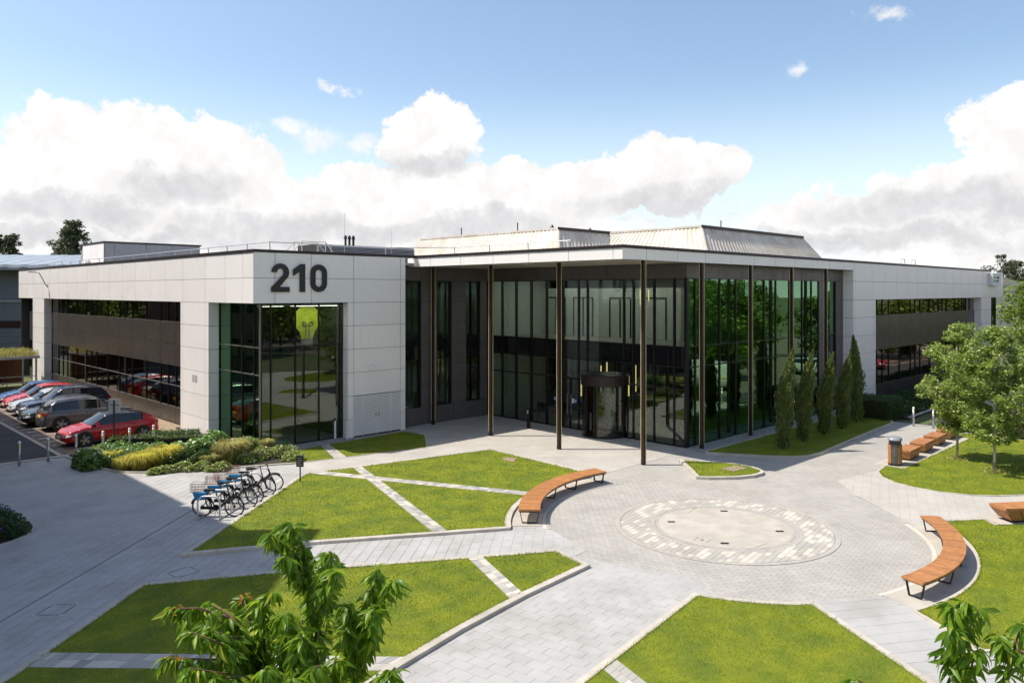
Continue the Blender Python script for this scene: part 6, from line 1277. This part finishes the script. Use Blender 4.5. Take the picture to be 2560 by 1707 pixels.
# trees and ground behind the viewpoint and beside it: mirrored in the glazing
src = None
spots = [(52, 2, 7.5), (58, 6.5, 8), (64, 1, 8), (49, -8, 9), (60, -10, 9.5), (70, -6, 9), (78, -2, 8.5), (38, -12, 9), (28, -20, 10), (18, -24, 10), (46, -20, 10), (8, -26, 9.5), (-4, -24, 10), (66, -18, 10), (56, -24, 11), (84, -12, 9), (34, -17, 10), (42, -27, 11), (52, -34, 11), (35, -31, 11), (23, -27, 10), (-6, 104, 10), (4, 108, 11), (-15, 112, 11), (-2, 118, 12), (-24, 106, 11), (8, 122, 12), (-12, 128, 13)]
rlab = 'leafy tree outside the frame, mirrored in the building glass'
for k, (x, y, h) in enumerate(spots):
    if src is None: src = fartree('mirrored_tree', rlab, (x, y, -.05), 9.0, 3.4, 'leaf_tree', 1.6, n=100, rc=.26, ls=.40); src['group'] = 'trees mirrored in the glass'; src.scale = (h / 9,) * 3
    else: dup(src, (x, y, -.05), k * 1.7, rlab, 'trees mirrored in the glass', (h / 9 * rng.uniform(.9, 1.1), h / 9, h / 9))
# ------------------------------------------------------------------ the two cherry trees close to the viewpoint
def leafshape(name, L, Wd, curl, mat):
    """one drooping pointed leaf: base at the origin, running along +X and bending down; folded along the midrib"""
    m = MB(); N = 6; vs = []
    for i in range(N + 1):
        t = i / N; x = L * (t - .12 * t * t * curl); z = -L * curl * .55 * t * t; w_ = Wd * (max(0.0, sin(pi * t ** .85)) ** .8) * .5 * (1 - .25 * t) + .001
        vs += [(x, -w_, z + w_ * .45), (x, 0, z), (x, w_, z + w_ * .45)]
    fs = []
    for i in range(N): a = i * 3; fs += [(a, a + 3, a + 4, a + 1), (a + 1, a + 4, a + 5, a + 2)]
    me = m.add(vs, fs).mesh(name, True); me.materials.append(MATS[mat]); return me
LEAF = [leafshape('leaf', l, w_, c, 'leaf_cherry') for l, w_, c in ((.155, .046, .7), (.17, .050, 1.0), (.14, .044, .45), (.16, .042, 1.3), (.18, .050, .8), (.13, .044, .9))]
YOUNG = [leafshape('leaf', l, w_, c, 'leaf_young') for l, w_, c in ((.12, .034, 1.2), (.10, .03, .8))]
def cherry(label, base, stems, nsingle, dens_, young=()):
    """stems: lists of points (x, y, z); leaves hang along them and in tufts at their ends"""
    t = thing('cherry_tree', label, 'tree', base); b = Vector(base); tr = MB(); L_ = []
    for pts, lead in stems:
        P = [Vector(p) - b for p in pts]; n = len(P)
        r1 = .008; r0 = .03 if lead else .013
        tr.tube(P, [r0 + (r1 * .5 - r0) * i / (n - 1) for i in range(n)], 6)
        tot = sum((P[i + 1] - P[i]).length for i in range(n - 1)); k = max(4, int(tot * dens_)); skip = .45 * tot if lead == 2 else .0
        for j in range(k):
            s = tot * (j + rng.random()) / k
            if s < skip: continue
            i = 0; q = s
            while i < n - 2 and q > (P[i + 1] - P[i]).length: q -= (P[i + 1] - P[i]).length; i += 1
            o = P[i].lerp(P[i + 1], min(1, q / (P[i + 1] - P[i]).length)); d = (P[i + 1] - P[i]).normalized(); L_.append((o, d, s / tot, False))
        e = P[-1]; d = (P[-1] - P[-2]).normalized()
        for j in range(14): L_.append((e + Vector((rng.uniform(-.02, .02), rng.uniform(-.02, .02), rng.uniform(-.03, .02))), d, 1.0, False))
    for p in young:
        for j in range(5): L_.append((Vector(p) - b + Vector((rng.uniform(-.03, .03), rng.uniform(-.03, .03), rng.uniform(-.05, .03))), Vector((0, 0, 1)), 1, True))
    tr.tube([Vector((0, 0, -.05)), Vector((.02, .03, 1.2)), Vector((0, 0, 2.4)), Vector((0, .0, 3.2))], [.075, .062, .05, .04], 9); tr.build('trunk', 'twig', t, True)
    rng.shuffle(L_); rest = {'leaf_cherry': MB()}
    key = lambda l: -(l[0].z)
    cnt = 0
    for o, d, s, yg in L_:
        a = rng.uniform(0, 2 * pi); outw = Vector((cos(a), sin(a), 0)); ax = (outw * rng.uniform(.5, 1.0) + d * .35 + Vector((RT.x, RT.y, 0)) * -.12 + Vector((0, 0, -rng.uniform(.15, 1.15)))).normalized()
        side = ax.cross(Vector((0, 0, 1))).normalized(); up = side.cross(ax).normalized(); tw = rng.uniform(-1.1, 1.1); y_ = side * cos(tw) + up * sin(tw); z_ = ax.cross(y_)
        sc = rng.triangular(.42, 1.12, .92) * (.85 if yg else 1); o2 = o + ax * .012
        mw = Matrix(((ax.x, y_.x, z_.x, 0), (ax.y, y_.y, z_.y, 0), (ax.z, y_.z, z_.z, 0), (0, 0, 0, 1)))
        if z_.z < 0: mw = mw @ Matrix.Rotation(pi, 4, 'X')
        me = rng.choice(YOUNG if yg else LEAF)
        if cnt < nsingle or yg:
            lf = bpy.data.objects.new('leaf', me); COL.objects.link(lf); lf.parent = t; lf.matrix_local = Matrix.Translation(o2) @ mw @ Matrix.Scale(sc, 4); cnt += 1
        else:
            W_ = Matrix.Translation(o2) @ mw @ Matrix.Scale(sc, 4); R_ = rest['leaf_cherry']; off = len(R_.v); R_.v.extend([tuple(W_ @ v.co) for v in me.vertices]); R_.f.extend([tuple(i + off for i in p.vertices) for p in me.polygons])
    if rest['leaf_cherry'].v: rest['leaf_cherry'].build('foliage', 'leaf_cherry', t, True, kind='stuff')
    return t
def JP(x, y, d): return AT(380 + x * .2806, 1270 + y * .2806, d)
D0 = 6.9; hub = AT(720, 1950, D0); cb = (hub.x, hub.y, .08)
stems = []
def stem(pts, lead=0): stems.append(([tuple(p) for p in pts], lead))
stem([hub, JP(1420, 1800, 6.9), JP(1460, 1300, 6.9), JP(1440, 800, 6.85), JP(1360, 400, 6.8), JP(1230, 130, 6.75)], 1)
stem([JP(1450, 900, 6.88), JP(1520, 600, 6.7), JP(1590, 390, 6.6)]); stem([JP(1440, 1000, 6.88), JP(1600, 800, 7.1), JP(1600, 520, 7.2)])
stem([JP(1400, 560, 6.82), JP(1230, 380, 6.7), JP(1060, 230, 6.6)]); stem([JP(1420, 700, 6.84), JP(1280, 560, 6.6), JP(1200, 430, 6.5)])
stem([JP(1380, 480, 6.8), JP(1280, 330, 7.0), JP(1180, 170, 7.1)]); stem([JP(1445, 850, 6.85), JP(1560, 700, 6.5), JP(1620, 560, 6.4)])
stem([hub, JP(1700, 1750, 6.8), JP(1880, 1250, 6.7), JP(1950, 850, 6.7), JP(1990, 560, 6.65)], 1)
stem([JP(1930, 900, 6.7), JP(2080, 750, 6.6), JP(2170, 630, 6.55)]); stem([JP(1900, 1100, 6.7), JP(1800, 950, 6.5), JP(1720, 850, 6.4)]); stem([JP(1890, 1200, 6.7), JP(2000, 950, 6.9), JP(2050, 640, 7.0)]); stem([JP(1860, 1300, 6.7), JP(1960, 1150, 6.5), JP(1960, 900, 6.3)])
stem([JP(1800, 1500, 6.75), JP(1760, 1200, 6.5), JP(1750, 1020, 6.4)])
stem([hub, JP(1200, 1750, 6.9), JP(980, 1300, 6.8), JP(760, 1000, 6.7), JP(430, 890, 6.6), JP(190, 890, 6.5)], 1)
stem([JP(1000, 1350, 6.8), JP(1000, 1050, 6.7), JP(960, 850, 6.6), JP(1060, 760, 6.5)]); stem([JP(900, 1200, 6.77), JP(860, 980, 6.9), JP(820, 800, 7.0)]); stem([JP(760, 1000, 6.7), JP(620, 900, 6.9), JP(520, 850, 7.0)])
stem([JP(1050, 1450, 6.85), JP(700, 1350, 6.6), JP(400, 1340, 6.5), JP(150, 1330, 6.4)]); stem([JP(900, 1400, 6.75), JP(600, 1200, 6.3), JP(350, 1100, 6.2)]); stem([JP(1100, 1500, 6.88), JP(800, 1500, 6.3), JP(560, 1520, 6.1)])
stem([JP(1200, 1600, 6.9), JP(1200, 1200, 6.6), JP(1180, 950, 6.5)]); stem([JP(1250, 1700, 6.9), JP(1300, 1400, 6.2), JP(1320, 1150, 6.1)]); stem([JP(1150, 1600, 6.9), JP(1060, 1300, 7.3), JP(1080, 1000, 7.5)])
stem([JP(1450, 1300, 6.9), JP(1300, 1100, 6.5), JP(1180, 960, 6.3)]); stem([JP(1450, 1500, 6.9), JP(1500, 1400, 6.0), JP(1440, 1430, 5.8)]); stem([JP(1400, 1700, 6.9), JP(1600, 1500, 6.4), JP(1640, 1350, 6.3)])
stem([JP(1500, 1800, 6.8), JP(1800, 1650, 6.2), JP(2080, 1480, 6.0), JP(2140, 1440, 5.95)]); stem([JP(1100, 1700, 6.8), JP(800, 1600, 6.1), JP(600, 1600, 5.9)]); stem([JP(1300, 1700, 6.9), JP(1150, 1500, 6.0), JP(1020, 1420, 5.8)]); stem([JP(1500, 1750, 6.9), JP(1620, 1650, 6.1), JP(1740, 1600, 6.0)])
stem([JP(1300, 1750, 6.9), JP(1000, 1700, 5.9), JP(700, 1720, 5.7)]); stem([JP(1100, 1650, 6.8), JP(700, 1480, 6.5), JP(330, 1420, 6.3)]); stem([JP(1000, 1350, 6.8), JP(760, 1160, 6.6), JP(520, 1080, 6.4)]); stem([JP(950, 1300, 6.8), JP(720, 1080, 7.0), JP(330, 960, 7.1)]); stem([JP(1200, 1700, 6.8), JP(960, 1560, 6.4), JP(760, 1560, 6.2)]); stem([JP(1500, 1700, 6.9), JP(1700, 1420, 7.2), JP(1800, 1180, 7.3)]); stem([JP(1350, 1650, 6.9), JP(1500, 1250, 7.3), JP(1560, 1000, 7.5)]); stem([JP(900, 1500, 6.6), JP(640, 1420, 6.9), JP(450, 1480, 7.0)]); stem([JP(1250, 1750, 6.7), JP(1300, 1600, 5.7), JP(1250, 1520, 5.5)]); stem([JP(1450, 1600, 6.9), JP(1350, 1300, 7.4), JP(1330, 1000, 7.6)])
cherry('leafy cherry tree in the left foreground, its top drooping over the lawn', cb, stems, 300, 165, [JP(820, 760, 6.8), JP(170, 1310, 6.4), JP(200, 890, 6.5)])
stems = []
def HP(x, y, d): return AT(2000 + x * .2381, 1440 + y * .2381, d)
hub2 = HP(1800, 2300, 6.2); stem([hub2, HP(1720, 1500, 6.0), HP(1700, 1000, 5.9), HP(1680, 600, 5.85), HP(1740, 270, 5.8)], 1)
stem([HP(1700, 900, 5.9), HP(1640, 700, 5.7), HP(1620, 560, 5.6)]); stem([HP(1690, 700, 5.87), HP(1800, 500, 5.9), HP(1880, 350, 5.9)]); stem([HP(1710, 1100, 5.9), HP(1600, 900, 5.8), HP(1560, 780, 5.8)]); stem([HP(1710, 1150, 5.9), HP(1800, 950, 5.7), HP(1840, 780, 5.6)]); stem([HP(1690, 600, 5.85), HP(1600, 450, 5.8), HP(1600, 330, 5.8)])
stem([hub2, HP(2050, 1500, 6.0), HP(2160, 1060, 5.8), HP(2230, 880, 5.75), HP(2260, 700, 5.7), HP(2330, 520, 5.7)], 2); stem([HP(2240, 850, 5.75), HP(2160, 720, 5.7), HP(2100, 640, 5.7)]); stem([HP(2260, 760, 5.72), HP(2360, 800, 5.6), HP(2450, 860, 5.5)])
stem([HP(1740, 1800, 6.1), HP(1200, 1500, 5.8), HP(760, 1180, 5.6), HP(600, 1080, 5.5)], 2)
cherry('cherry sprays rising at the lower right corner, close to us', (hub2.x, hub2.y, .04), stems, 300, 85)
